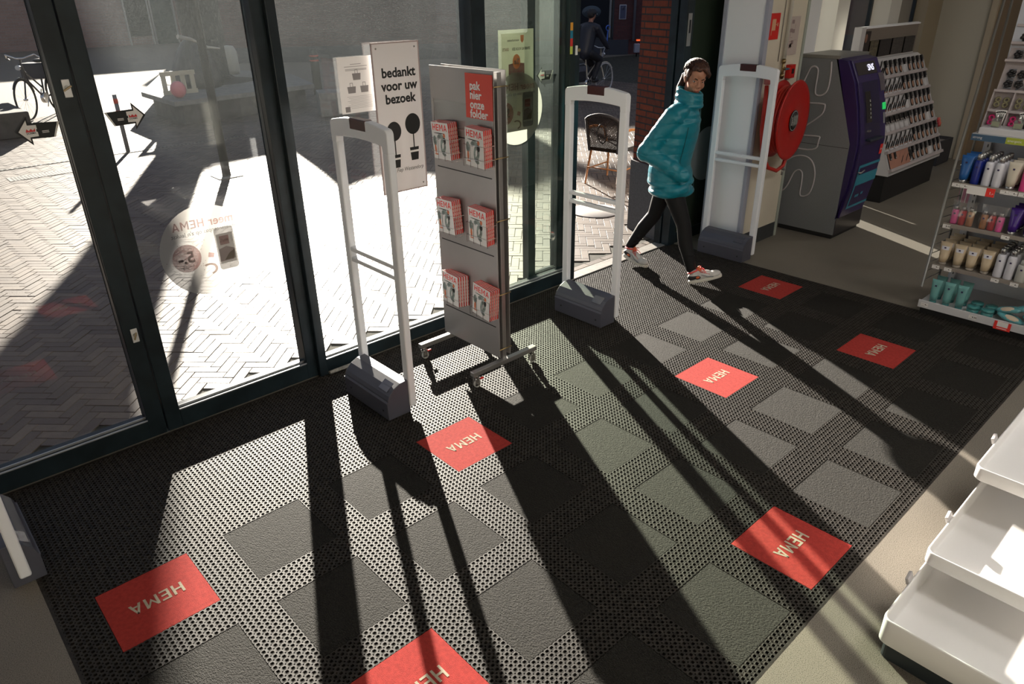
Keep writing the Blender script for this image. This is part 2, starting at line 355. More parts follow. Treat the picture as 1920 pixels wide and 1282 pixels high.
# inset tiles: 10 x 4, seven red ones
def ribbed(name, c1, c2):
    m, nt = new_mat(name); L = nt.links
    out = N(nt, 'OutputMaterial'); b = N(nt, 'BsdfPrincipled', Roughness=0.8); b.inputs['Specular IOR Level'].default_value = .25; L.new(b.outputs[0], out.inputs[0]); tc = N(nt, 'TexCoord')
    vo = N(nt, 'TexVoronoi', Scale=190.0); vo.inputs['Randomness'].default_value = .75
    mp = N(nt, 'Mapping'); mp.inputs['Rotation'].default_value = (0, 0, .5); mp.inputs['Scale'].default_value = (1.0, .55, 1); L.new(tc.outputs['Object'], mp.inputs[0]); L.new(mp.outputs[0], vo.inputs['Vector'])
    n = N(nt, 'TexNoise', Scale=420.0, Detail=3.0); L.new(tc.outputs['Object'], n.inputs['Vector']); r = N(nt, 'ValToRGB'); L.new(n.outputs['Fac'], r.inputs[0])
    r.color_ramp.elements[0].color = (*c1, 1); r.color_ramp.elements[1].color = (*c2, 1); r.color_ramp.elements[0].position = .35; r.color_ramp.elements[1].position = .7
    L.new(r.outputs[0], b.inputs['Base Color'])
    ad = N(nt, 'Math', operation='MULTIPLY_ADD'); L.new(vo.outputs['Distance'], ad.inputs[0]); ad.inputs[1].default_value = -1.0; L.new(n.outputs['Fac'], ad.inputs[2])
    bp = N(nt, 'Bump', Strength=1.0, Distance=.014); L.new(ad.outputs[0], bp.inputs['Height']); L.new(bp.outputs[0], b.inputs['Normal']); return m
TG = ribbed('grey_carpet', (.008, .0075, .0065), (.054, .049, .039)); 
T = P * 16
REDS = {(0, 0): 'directly behind the leftmost white gate', (3, 0): 'just in front of the grey leaflet rack', (6, 1): 'bright in the sun at the middle of the mat', (9, 0): 'farthest one, in shade beside the last gate', (8, 2): 'in shade before the cosmetics shelf', (4, 3): 'nearest the white trays, crossed by thin shadows', (1, 2): 'cut by the bottom edge of the photo'}
ORD = ['first', 'second', 'third', 'fourth', 'fifth', 'sixth', 'seventh', 'eighth', 'ninth', 'tenth']
ROWN = ['row nearest the glass doors', 'second row from the glass doors', 'third row from the glass doors', 'row farthest from the glass doors']
for j in range(4):
    for i in range(10):
        x0, y1 = i * .53 + .0012, -j * .53 - .0012; s = T - .0024
        if (i, j) in REDS:
            o = boxo('red_carpet_tile', 0, s, -s, 0, -.012, -.0003, TILE_RED, None, .0015); o.location = (x0, y1, 0)
            tag(o, 'red HEMA carpet tile, ' + REDS[(i, j)], 'carpet tile', 'red lettered carpet tiles')
            hema((s / 2, -s / 2, .0006), (-1, 0, 0), (0, -1, 0), .062, .205, LETTER, o)
        else:
            if i == 0 and j == 1 or True:
                o = boxo('grey_carpet_tile', 0, s, -s, 0, -.012, -.0012, TG, None, .0015); o.location = (x0, y1, 0)
            tag(o, 'dark grey carpet tile, %s from the left, %s' % (ORD[i], ROWN[j]), 'carpet tile', 'grey carpet tiles of the entrance mat')

# threshold, soldier course, herringbone paving
struct(boxo('trim_1', 3.88, 5.22, 1.035, 1.15, -.02, .006, mat('threshold', (.45, .43, .40), .45, metal=.6, noise=.1, scale=20), None, .003))
BR, nt = new_mat('paving_brick'); L = nt.links
out = N(nt, 'OutputMaterial'); b = N(nt, 'BsdfPrincipled', Roughness=.55); b.inputs['Specular IOR Level'].default_value = .7; L.new(b.outputs[0], out.inputs[0]); at = N(nt, 'Attribute', attribute_name='tint')
tc = N(nt, 'TexCoord'); ns = N(nt, 'TexNoise', Scale=14.0, Detail=6.0); L.new(tc.outputs['Object'], ns.inputs['Vector'])
ad = N(nt, 'Math', operation='MULTIPLY_ADD'); L.new(ns.outputs['Fac'], ad.inputs[0]); ad.inputs[1].default_value = .55; L.new(at.outputs['Fac'], ad.inputs[2])
r = N(nt, 'ValToRGB'); L.new(ad.outputs[0], r.inputs[0]); e = r.color_ramp.elements
e[0].position = .2; e[0].color = (.078, .055, .042, 1); e[1].position = 1.1; e[1].color = (.165, .127, .095, 1); k = e.new(.6); k.color = (.110, .083, .063, 1)
L.new(r.outputs[0], b.inputs['Base Color']); n2 = N(nt, 'TexNoise', Scale=120.0, Detail=4.0); L.new(tc.outputs['Object'], n2.inputs['Vector'])
bp = N(nt, 'Bump', Strength=.4, Distance=.004); L.new(n2.outputs['Fac'], bp.inputs['Height']); L.new(bp.outputs[0], b.inputs['Normal'])
W_ = 0.0697; J = 0.0035
def brick_field(name, rects, tints_mul=None):
    """rects: array of (cx,cy,halfU,halfV,angle)"""
    R = np.array(rects); n = len(R); ca, sa = np.cos(R[:, 4]), np.sin(R[:, 4])
    zt = rng.uniform(-.0035, .0, n); tl = rng.uniform(-.006, .006, (n, 2)); V = np.zeros((n, 12, 3))
    e = .002
    for k, (sx, sy) in enumerate(((-1, -1), (1, -1), (1, 1), (-1, 1))):
        for lv, (ins, z) in enumerate(((e, 0.0), (0.0, -.003), (0.0, -.04))):
            u = sx * (R[:, 2] - ins); v = sy * (R[:, 3] - ins)
            V[:, lv * 4 + k, 0] = R[:, 0] + u * ca - v * sa; V[:, lv * 4 + k, 1] = R[:, 1] + u * sa + v * ca
            V[:, lv * 4 + k, 2] = zt + z + (u * tl[:, 0] + v * tl[:, 1] if lv < 2 else 0)
    q = [(0, 1, 2, 3)] + [(lo + k, lo + 4 + k, lo + 4 + (k + 1) % 4, lo + (k + 1) % 4) for lo in (0, 4) for k in range(4)]
    F = (np.array(q)[None] + np.arange(n)[:, None, None] * 12).reshape(-1, 4)
    t = np.repeat(rng.uniform(.0, .62, n), 9)
    return np_mesh(name, V.reshape(-1, 3), F, BR, None, t)
rects = []; s2 = math.sqrt(.5)
def keepb(x, y): return -2.2 < x < 15 and 1.30 < y < 14.8 and y > 1.30 and (y - 1.3) > (-x - 1.4) * 1.1 and x < 3.2 + (y - 1.3) * 1.25 + 3.5 and not (5.22 + (y - 1.1) * .33 < x and y < 1.66)
for gx in range(-60, 330):
    for gy in range(-210, 240):
        d = (gx - gy) % 6
        if d == 0: ux, uy, hu, hv = gx + 1.5, gy + .5, 1.5, .5
        elif d == 5: ux, uy, hu, hv = gx + .5, gy + 1.5, .5, 1.5
        else: continue
        ux *= W_; uy *= W_; x = (ux - uy) * s2; y = (ux + uy) * s2 + .9
        if keepb(x, y): rects.append((x, y, hu * W_ - J / 2, hv * W_ - J / 2, math.pi / 4))
gp = brick_field('ground_paving', rects); struct(gp)
sol = []
for k in range(48):
    x = -4 + k * .2
    if x < 5.3: sol.append((x, 1.200, .0985, .031, 0)); 
cs = brick_field('ground_border', sol); struct(cs)
struct(boxo('ground_bed', -14, 40, 1.15, 1.27, -.06, -.006, mat('joint', (.045, .042, .030), .95, noise=.4, scale=12)))
struct(boxo('ground_base', -14, 40, 1.27, 14.75, -.08, -.009, MATS['joint']))
FARP = brick_mat('far_paving', (.25, .22, .18), (.32, .27, .21), (.10, .09, .07), .21, .07, .008, rot=(0, 0, .78), bump=.3)
struct(boxo('ground_far', -30, 60, 14.75, 70, -.08, -.003, FARP))

# room shell
WALLM = mat('wall_white', (.70, .68, .62), .85); CEILM = mat('ceiling_white', (.72, .71, .68), .9)
struct(boxo('ceiling', -4, 14, -7, 1.5, 3.6, 3.75, CEILM))
struct(boxo('wall_left', -4.15, -4, -7, 1.2, 0, 3.6, WALLM)); struct(boxo('wall_back', -4, 14, -7.15, -7, 0, 3.6, WALLM))
struct(boxo('wall_right', 11.9, 12.1, -7, 1.5, 0, 3.6, mat('pinkish_wall', (.42, .36, .33), .85)))
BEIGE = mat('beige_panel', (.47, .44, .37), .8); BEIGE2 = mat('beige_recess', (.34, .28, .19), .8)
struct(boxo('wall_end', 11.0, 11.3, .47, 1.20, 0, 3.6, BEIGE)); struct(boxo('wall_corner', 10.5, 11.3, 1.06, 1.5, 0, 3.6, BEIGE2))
struct(boxo('trim_2', 10.96, 11.02, .40, .47, 0, 3.6, mat('wood_trim', (.45, .38, .28), .6))); struct(boxo('wall_side', 11.02, 11.9, .36, .46, 0, 3.6, mat('brown_panel', (.25, .18, .11), .5)))
struct(boxo('trim_3', 11.86, 11.9, .25, .36, 0, 3.6, mat('blue_edge', (.20, .30, .34), .2)))
# facade wall left of the glass and above the openings
struct(boxo('wall_front', -4, -2.2, 1.03, 1.6, 0, 3.6, brick_mat('brick_left', (.20, .06, .03), (.13, .04, .02), (.05, .05, .05))))
BRICK = brick_mat('red_brick', (.30, .060, .022), (.19, .040, .020), (.040, .038, .038), .21, .0577, .0135, axes=(1, 2), bump=.7)
# brick jamb between the doors and the shop windows
pl = MB().prism([(5.235, 1.10), (6.20, 1.10), (6.20, 1.63), (5.41, 1.63)], (0, 0, .68), (1, 0, 0), (0, 1, 0), (0, 0, 2.92)).build('wall_pillar', BRICK); struct(pl)
st = MB().prism([(5.215, 1.105), (6.20, 1.105), (6.20, 1.64), (5.39, 1.64)], (0, 0, 0), (1, 0, 0), (0, 1, 0), (0, 0, .68)).build('wall_plinth', mat('blue_stone', (.10, .10, .105), .75, noise=.15, scale=60)); struct(st)
struct(boxo('wall_pier', 6.24, 7.50, 1.0, 1.2, 0, 3.6, WHITE)); 
for k, (a, bb) in enumerate(((7.87, 8.14), (9.20, 9.50))): struct(boxo('wall_pier', a, bb, 1.0, 1.2, 0, 3.6, mat('pier_white', (.62, .59, .52), .75)))
struct(boxo('wall_sill', 7.50, 10.5, 1.02, 1.2, 0, .08, MATS['pier_white'])); struct(boxo('wall_lintel', 6.20, 10.5, 1.0, 1.42, 2.9, 3.6, MATS['pier_white']))
PANE = glass_mat('pane_dusty', (.96, .965, .96), .036); PANEG = glass_mat('pane_green', (.90, .95, .88), .055); PANEC = glass_mat('pane_side', (.9, .92, .92), .05)
def window(name, x0, x1, z0, z1, y, fr, m, pane, fd=.05, bot=None, extra=()):
    e = bpy.data.objects.new(name, None); link(e); e.location = ((x0 + x1) / 2, y, 0); struct(e)
    dx = e.location.x; f = MB(); b0 = fr if bot is None else bot
    f.box(x0 - dx, x0 - dx + fr, -fd, fd, z0, z1); f.box(x1 - dx - fr, x1 - dx, -fd, fd, z0, z1)
    f.box(x0 - dx + fr, x1 - dx - fr, -fd, fd, z0, z0 + b0); f.box(x0 - dx + fr, x1 - dx - fr, -fd, fd, z1 - fr, z1)
    for ez in extra: f.box(x0 - dx + fr, x1 - dx - fr, -fd, fd, ez, ez + .07)
    f.build('frame', m, e, .004)
    g = MB().box(x0 - dx + fr - .01, x1 - dx - fr + .01, -.002, .002, z0 + b0 - .01, z1 - fr + .01)
    MB.build(g, 'pane', pane, e)
    return e
for k, (a, bb) in enumerate(((7.50, 7.87), (8.14, 9.20), (9.50, 10.5))): window('window_%d' % (k + 5), a, bb, .08, 2.9, 1.22, .04, FRAME, PANEC, .02)

# glass front: posts, door leaves, panes
ZT = 3.05
struct(boxo('wall_header', -2.2, 5.30, 1.02, 1.20, ZT, 3.16, FRAME)); struct(boxo('wall_top', -4, 6.2, 1.02, 1.42, 3.52, 3.62, FRAME))
w = window('window_4', -2.2, 5.30, 3.16, 3.52, 1.13, .04, FRAME, PANE)
GB = mat('glazing_bead', (.55, .56, .58), .3, metal=.6)
def leaf(name, x0, x1, pane, fr=.083, y=1.09, bot=.105, fd=.05):
    e = window(name, x0, x1, 0.0, ZT, y, fr, FRAME, pane, fd, bot)
    dx = e.location.x
    MB().box(x0 - dx + fr, x1 - dx - fr, -fd - .001, -fd + .006, bot, bot + .006).box(x0 - dx + fr, x1 - dx - fr, -.018, -.012, bot, bot + .012).build('glazing_bead', GB, e)
    return e
d1 = leaf('door_1', -1.30, .655, PANE); d2 = leaf('door_2', .662, 1.60, PANE, fr=.08)
w0 = leaf('window_1', -2.2, -1.30, PANE)
w1 = leaf('window_2', 1.60, 2.98, PANE, fr=.045, bot=.085); w2 = leaf('window_3', 3.0, 3.96, PANEG, fr=.05, bot=.105)
d3 = leaf('door_3', 3.55, 3.95, PANEC, fr=.085, y=1.20, bot=.10, fd=.03)
struct(boxo('trim_4', 2.93, 3.045, 1.02, 1.17, 0, ZT, FRAME, None, .004))
struct(boxo('trim_5', 1.585, 1.64, 1.005, 1.15, 0, ZT, FRAME, None, .004))
# right-hand sliding leaf parked in front of the wall, dark green glass
GG = mat('green_glass', (.030, .042, .030), .25, spec=.4)
d4 = bpy.data.objects.new('door_4', None); link(d4); d4.location = (5.5, 1.04, 0); struct(d4)
MB().box(-.30, -.20, -.04, .04, 0, 2.9).box(-.20, .72, -.03, .03, 0, .10).box(.66, .72, -.03, .03, .10, 2.9).build('frame', FRAME, d4, .004)
MB().box(-.20, .66, -.006, .006, .10, 2.9).build('pane', GG, d4)
lp = MB().box(-.285, -.235, -.046, -.04, 1.73, 1.98).build('lock_plate', STEEL, d4, .002)
MB().box(-.270, -.250, -.0485, -.046, 1.83, 1.93).build('latch', BLACK, lp)
struct(boxo('trim_6', 5.19, 5.29, 1.09, 1.16, 0, 3.0, FRAME, None, .004))
# white column
cm = mat('column_front', (.86, .87, .90), .6); 
col = boxo('wall_column', 5.54, 6.20, .49, .86, .14, 3.6, [cm][0]); struct(col)
struct(boxo('wall_column_side', 5.58, 6.18, .480, .4895, .14, 3.6, CREAM)); struct(boxo('baseboard_right', 5.535, 6.205, .478, .865, 0, .14, mat('skirting', (.04, .042, .045), .6)))
tr = mat('lilac_trim', (.36, .37, .44), .5)
struct(MB().box(5.525, 5.545, .84, .875, 0, 3.6).build('trim_7', tr)); struct(MB().box(5.53, 5.585, .470, .50, 0, 3.6).build('trim_8', tr)); struct(MB().box(6.175, 6.21, .470, .50, 0, 3.6).build('trim_9', mat('green_trim', (.35, .38, .33), .5)))
# column behind, towards the facade
struct(boxo('wall_link', 6.20, 6.24, .49, 1.0, 0, 3.6, CREAM))
# ================================================================== GATES
def rounded(x0, x1, z0, z1, r, n=5, arch=0.0):
    pts = []
    for cx_, cz, a0 in ((x1 - r, z1 - r, 0), (x0 + r, z1 - r, 90), (x0 + r, z0 + r, 180), (x1 - r, z0 + r, 270)):
        for k in range(n + 1):
            a = math.radians(a0 + 90 * k / n); x = cx_ + r * math.cos(a); z = cz + r * math.sin(a)
            if a0 in (0, 90): z += arch * (1 - ((x - (x0 + x1) / 2) / ((x1 - x0) / 2)) ** 2)
            pts.append((x, z))
        if arch and a0 == 0:
            for k in range(1, 8):
                x = cx_ + (x0 + r - cx_) * k / 8; pts.append((x, z1 + arch * (1 - ((x - (x0 + x1) / 2) / ((x1 - x0) / 2)) ** 2)))
    return pts
def make_gate(label, x, y, flip=False):
    t = thing('security_gate', label, 'gate', (x, y, 0), 0, 'white anti-theft gates')
    s = -1 if flip else 1
    # frame in local coordinates: x thickness +-.022, y from 0 (near end) to .53
    t0, t1 = -.022, .022
    f = MB()
    def bar(y0, y1, z0, z1): f.box(t0, t1, y0, y1, z0, z1)
    bar(0, .055, .035, 1.47); bar(.480, .535, .06, 1.47)
    f.build('post', GATE, t, .010, 3)
    tp = MB(); outer = rounded(0, .535, 1.40, 1.575, .022, 5, .028)
    top = [(p[0], p[1]) for p in outer if p[1] > 1.45]; top.sort(key=lambda p: -p[0])
    inner = [(.055 + (.425) * k / 10, 1.495 + .012 * (1 - ((k - 5) / 5) ** 2)) for k in range(11)]
    poly = [(.535, 1.46)] + top + [(0, 1.46), (.05, 1.46)] + inner + [(.485, 1.46)]
    tp.prism(poly, (t0, 0, 0), (0, 1, 0), (0, 0, 1), (t1 - t0, 0, 0)); tp.build('top_arch', GATE, t, .006, 2)
    for z0, z1 in ((.855, .882), (.795, .822)):
        MB().box(-.018, .018, .05, .485, z0, z1).build('cross_rail', GATE, t, .006)
    MB().box(-.02, .02, .05, .485, .135, .165).build('bottom_rail', GATE, t, .006)
    MB().box(-.0229, .0229, .185, .335, 1.548, 1.6035).build('alarm_lamp', mat('dark_red_lamp', (.055, .008, .008), .25), t, .004)
    # base box at the side of the frame
    prof = [(-.015, 0), (-.165, 0), (-.168, .115), (-.160, .118), (-.160, .128), (-.150, .150), (-.115, .185), (-.07, .205), (-.015, .21)]
    prof = [(p[0] * s * (.80 if flip else 1) + (-.062 if flip else 0), p[1]) for p in prof]; fx = (lambda v: v * (.80 if flip else 1) + (-.062 if flip else 0))
    b_ = MB().prism(prof, (0, .012, 0), (1, 0, 0), (0, 0, 1), (0, .455, 0)) if not flip else MB().prism(prof[::-1], (0, .012, 0), (1, 0, 0), (0, 0, 1), (0, .455, 0))
    bb = b_.build('base_box', GATEBASE, t, .004, 2)
    MB().box(min(fx(-.1695 * s), fx(-.1675 * s)), max(fx(-.1695 * s), fx(-.1675 * s)), .013, .466, .108, .113).build('groove_strip', mat('lid_edge', (.13, .13, .17), .3), bb)
    for yy, zz in ((.06, .05), (.40, .06)):
        MB().cyl((fx(-.169 * s), yy, zz), (fx(-.166 * s), yy, zz), .007, n=10).build('screw_hole', BLACK, bb)
    lid = MB(); rr = [(.06 + .10 * k, 0) for k in range(2)]
    lid.prism([(fx(-.142 * s), .163), (fx(-.092 * s), .199), (fx(-.0925 * s), .201), (fx(-.1425 * s), .165)], (0, .045, 0), (1, 0, 0), (0, 0, 1), (0, .085, 0))
    lid.build('name_plate', mat('plate_grey', (.16, .16, .19), .2, metal=.5), bb)
    return t
make_gate('white anti-theft gate with dark base, cut off by the left edge of the photo', -.175, .262, True)
make_gate('white anti-theft gate in front of the upright white poster, left of the leaflet rack', 1.77, .262)
make_gate('white anti-theft gate between the leaflet rack and the walking woman', 3.55, .24)
make_gate('white anti-theft gate standing before the white column and red hose reel', 5.44, .262)

# ================================================================== LEAFLET RACK
rk = thing('leaflet_rack', 'grey metal leaflet rack on castors in front of the glass', 'display rack', (2.44, .48, 0))
RX = 2.44; RY = .48
def rl(x, y): return x - RX, y - RY
PAN = mat('rack_panel', (.42, .41, .405), .36, metal=.6, noise=.05, scale=3)
yA, yB = .215 - RY, .765 - RY
f = MB().box(-.045, -.040, yA, yB, .135, 1.80); fp = f.build('front_panel', PAN, rk, .0015)
for z in (1.428, 1.235, .785, .333, 1.0):
    if z == 1.0: continue
    MB().box(-.0462, -.045, yA + .03, yB - .03, z, z + .006).build('slot', BLACK, fp)
MB().box(.040, .045, yA, yB, .135, 1.80).build('rear_panel', PAN, rk, .0015)
for yy in (yA + .005, yB - .035):
    MB().box(-.015, .015, yy, yy + .03, .11, 1.79).build('post', STEEL, rk, .002)
for z in (.19, .55, 1.0, 1.35, 1.72):
    MB().cyl((-.05, yA - .004, z), (.05, yA - .004, z), .0035, n=6).build('tie_bar', mat('brass', (.5, .38, .18), .35, metal=.9), rk)
for yy in (yA - .01, yB - .03):
    fb = MB().box(-.265, .265, yy, yy + .035, .085, .115).build('foot_bar', STEEL, rk, .003)
    for xx in (-.235, .235):
        cs_ = MB().cyl((xx, yy + .017, .085), (xx, yy + .017, .062), .016, n=12); cs_.box(xx - .016, xx + .016, yy + .002, yy + .006, .018, .066).box(xx - .016, xx + .016, yy + .029, yy + .033, .018, .066)
        cs_ = cs_.build('castor', CHROME, rk, .001)
        MB().cyl((xx + .008, yy + .009, .025), (xx + .008, yy + .026, .025), .0245, n=20).build('wheel', mat('castor_wheel', (.45, .45, .42), .4), cs_, .003)
        if xx < 0: MB().box(xx + .03, xx + .055, yy + .01, yy + .022, .045, .055).build('brake_pedal', RED, cs_, .002)
# acrylic poster pocket with the red card
ACR = clear_mat('acrylic', (.97, .98, .98), .7, haze=.03)
MB().box(-.0535, -.0520, .215 - RY, .735 - RY, 1.475, 1.62).build('poster_pocket', ACR, rk)
for a in ((.215, .735, 1.470, 1.478), (.215, .221, 1.47, 1.625), (.729, .735, 1.47, 1.625)):
    MB().box(-.056, -.051, a[0] - RY, a[1] - RY, a[2], a[3]).build('pocket_edge', STEEL, rk)
cd = MB().box(-.0570, -.0560, .0, .222, -.115, .115)
card = cd.build('sign_card', mat('card_red', (.72, .045, .020), .28, coat=.5)); card.location = (RX, .190 + .02, 1.665)
tag(card, 'red card reading pak hier onze folder, slotted in the rack top', 'sign')
for k, s_ in enumerate(('pak', 'hier', 'onze', 'folder')):
    text(s_, (-.0575, .185, .052 - .048 * k), (0, -1, 0), (0, 0, 1), 
         .060, mat('card_white', (.85, .85, .85), .4), card, bold=.012, heavy=.0011, align='LEFT')
# wire holders
def holder(yc, zc):
    w = MB(); a, b_, d = .09, .10, -.115
    for z in (zc + .015, zc - .06):
        w.tube([(-.045, yc - a, z), (d, yc - a, z), (d, yc + a, z), (-.045, yc + a, z)], .0016, 6)
    for dy in (-a, -.03, .03, a): w.tube([(d, yc + dy, zc + .015), (d, yc + dy, zc - .105), (-.045, yc + dy, zc - .105)], .0016, 6)
    w.build('wire_holder', CHROME, rk)
ROWS = ((1.405, 'top'), (.965, 'middle'), (.505, 'bottom'))
for zc, _ in ROWS:
    for yc in (.598, .310): holder(yc - RY, zc)
# magazines
MAGW, MAGH = .155, .205
COVER = mat('magazine_cover', (.74, .73, .72), .35, coat=.3); SPINE = mat('magazine_red', (.66, .03, .02), .4, noise=.25, scale=90)
GREYG = mat('print_grey_green', (.22, .27, .25), .4, noise=.4, scale=40); ORANGE = mat('print_orange', (.60, .16, .06), .4)
def make_mag():
    r = thing('magazine', 'x', 'magazine')
    MB().box(-.004, .0052, -MAGW / 2 + .001, MAGW / 2, 0, MAGH).build('pages', SPINE, r, .0012)
    c_ = MB().box(-.0052, -.004, -MAGW / 2 + .001, MAGW / 2, 0, MAGH).build('cover', COVER, r)
    hema((-.0056, 0, MAGH - .028), (0, -1, 0), (0, 0, 1), .036, .130, RED, c_)
    g = MB(); x = -.0055
    def ring(cy, cz, ry_, rz_, t, a0, a1, mi):
        n = 14; vs = []; 
        for k in range(n + 1):
            a = math.radians(a0 + (a1 - a0) * k / n)
            for q_ in (1, 1 - t): vs.append((x - mi * .0001, cy + ry_ * q_ * math.cos(a), cz + rz_ * q_ * math.sin(a)))
        g.add(vs, [(2 * k, 2 * k + 1, 2 * k + 3, 2 * k + 2) for k in range(n)], mi)
    ring(.0, .085, .042, .060, .45, 40, 250, 0); ring(-.022, .070, .030, .052, .5, -120, 90, 0); ring(.055, .10, .016, .03, .98, 0, 360, 0); ring(.055, .055, .008, .025, .98, 0, 360, 1)
    ring(-.035, .135, .010, .013, .98, 0, 360, 1); ring(-.035, .105, .011, .018, .98, 0, 360, 2); ring(.05, .025, .018, .004, .98, 0, 360, 1); ring(.01, .145, .05, .0025, .98, 0, 360, 2)
    g.build('cover_print', [GREYG, ORANGE, INK], c_)
    sp = MB()
    for k in range(7): sp.box(-.001, .003, -MAGW / 2 - .0006, -MAGW / 2 + .002, .03 + k * .022, .045 + k * .022)
    sp.build('spine_print', mat('spine_text', (.80, .45, .40), .5), r)
    return r
m0 = register(make_mag()); first = True
for (zc, rn) in ROWS:
    for yc, side in ((.598, 'left'), (.310, 'right')):
        nn = 5
        for k in range(nn):
            x = RX - .062 - (nn - 1 - k) * .0102; y = yc - (.010 if side == 'left' else .004) * k * (.35 if rn != 'bottom' else .8)
            z = zc - .100 + .0015 * k; 
            lab = ('red and white HEMA magazine at the front of the %s %s rack pocket' % (rn, side)) if k == 0 else ('red-backed HEMA magazine stacked behind the front copy, %s %s rack pocket' % (rn, side))
            rot = (0, 0, (0.012 * k if rn != 'bottom' else .03 * k)); rot = ((.05 if side == 'right' else -.03) + (.10 if rn == 'bottom' else 0), -.05, rot[2])
            if first: m0.location = (x, y, z); m0.rotation_euler = rot; m0['label'] = lab; m0['group'] = 'magazines front copies' if k == 0 else 'x'; o = m0; first = False
            else: o = dup(m0, (x, y, z), rot=rot, label=lab)
            o['group'] = 'magazines in the %s %s rack pocket' % (rn, side)

# ================================================================== THINGS ON THE GLASS
FILM = film_mat('film_white', (.28, .27, .255), .86, .85); FILMR = film_mat('film_red', (.28, .045, .035), .6, .7); FILMD = film_mat('film_dark', (.04, .04, .05), .7, .6)
FILMG = film_mat('film_grey', (.10, .105, .115), .7, .6); FILMP = film_mat('film_pink', (.22, .12, .12), .6, .8); FILMY = film_mat('film_yellow', (.20, .18, .10), .6, .8); FILMO = film_mat('film_orange', (.20, .08, .04), .7, .7)
PPR = film_mat('poster_paper', (.80, .77, .77), 1.0, .06)
def disc(mb, y, cx_, cz, rx, rz, mi=0, n=40, t=.0006, a=0.0, pts=None):
    poly = pts if pts else [(rx * math.cos(2 * math.pi * k / n), rz * math.sin(2 * math.pi * k / n)) for k in range(n)]
    ca, sa = math.cos(a), math.sin(a)
    vs = [(cx_ + p[0] * ca - p[1] * sa, y, cz + p[0] * sa + p[1] * ca) for p in poly]
    return mb.add(vs, [tuple(range(len(vs)))], mi)
def rrect(w, h, r): return [(p[0], p[1]) for p in rounded(-w / 2, w / 2, -h / 2, h / 2, r, 4)]
def circle_sticker(loc, label, mirrored=True):
    t = thing('round_sticker', label, 'sticker', loc, 0, 'round window stickers')
    d = MB(); disc(d, 0, 0, 0, .245, .245); d.build('film_disc', FILM, t)
    g = MB(); yy = -.0012
    disc(g, yy, -.115, -.02, .075, .075, 0); 
    disc(g, yy, .10, -.01, 0, 0, 1, pts=rrect(.105, .235, .018), a=.0)
    disc(g, yy - .0006, .10, -.01, 0, 0, 2, pts=rrect(.090, .165, .004)); disc(g, yy - .0012, .095, .035, 0, 0, 3, pts=rrect(.052, .05, .003))
    disc(g, yy - .0012, .10, -.03, 0, 0, 4, pts=[(-.045, -.05), (.03, -.05), (.045, .01), (.0, .03), (-.04, .02)]); disc(g, yy - .0018, .11, -.055, 0, 0, 5, pts=[(-.03, -.02), (.03, -.02), (.03, .03), (0, .015)])
    disc(g, yy, .012, -.03, 0, 0, 3, pts=rrect(.03, .026, .002), a=-.3)
    n = 12; vs = []
    for k in range(n + 1):
        a = math.radians(-30 + 200 * k / n)
        for q_ in (1, .68): vs.append((-.01 + .045 * q_ * math.cos(a - .8), yy, -.105 + .033 * q_ * math.sin(a - .8)))
    g.add(vs, [(2 * k, 2 * k + 1, 2 * k + 3, 2 * k + 2) for k in range(n)], 6)
    rr = random.Random(3)
    for k in range(46):
        a, q_ = rr.uniform(0, 6.28), rr.uniform(.05, .2); disc(g, yy, q_ * math.cos(a) - .02, q_ * math.sin(a) * .6 - .02, .0022, .0022, rr.choice((0, 1, 6, 5)), n=6)
    g.build('sticker_print', [FILMR, FILMD, FILM, FILMR, FILMP, FILMY, FILMO], t)
    u = (-1, 0, 0) if mirrored else (1, 0, 0)
    sg_ = 1 if not mirrored else -1
    text('meer', (sg_ * -.098, yy, .150), u, (0, 0, 1), .064, FILMR, t, bold=.02, width=.135); hema((sg_ * .075, yy, .153), u, (0, 0, 1), .044, .165, FILMR, t)
    text("de klantenpas op z'n leukst", (.0, yy, .105), u, (0, 0, 1), .030, FILMG, t, bold=.01, width=.34)
    text('5.-', (-.118, yy - .0008, -.02), u, (0, 0, 1), .085, FILM, t, bold=.03)
    text('korting*', (-.122, yy - .0008, -.066), u, (0, 0, 1), .022, FILM, t)
    text('alleen met de', (-.118, yy - .0008, .030), u, (0, 0, 1), .014, FILM, t)
    hema((.095, yy - .0018, .035), u, (0, 0, 1), .013, .044, FILM, t)
    text('10sem', (.136, yy - .0018, .035), (0, 0, 1), (1, 0, 0) if mirrored else (-1, 0, 0), .014, FILMR, t)
    return t
circle_sticker((1.085, 1.075, .945), 'translucent round HEMA sticker on the left glass door, writing mirrored')
circle_sticker((3.40, 1.11, 1.415), 'translucent round HEMA sticker on the glass just right of the leaflet rack')
rs = thing('round_sticker', 'plain pale back of a round sticker on the dark green glass, behind the woman', 'sticker', (5.72, 1.025, .775), 0)
d = MB(); disc(d, 0, 0, 0, .245, .245); d.build('film_disc', mat('sticker_back', (.20, .22, .23), .5), rs)

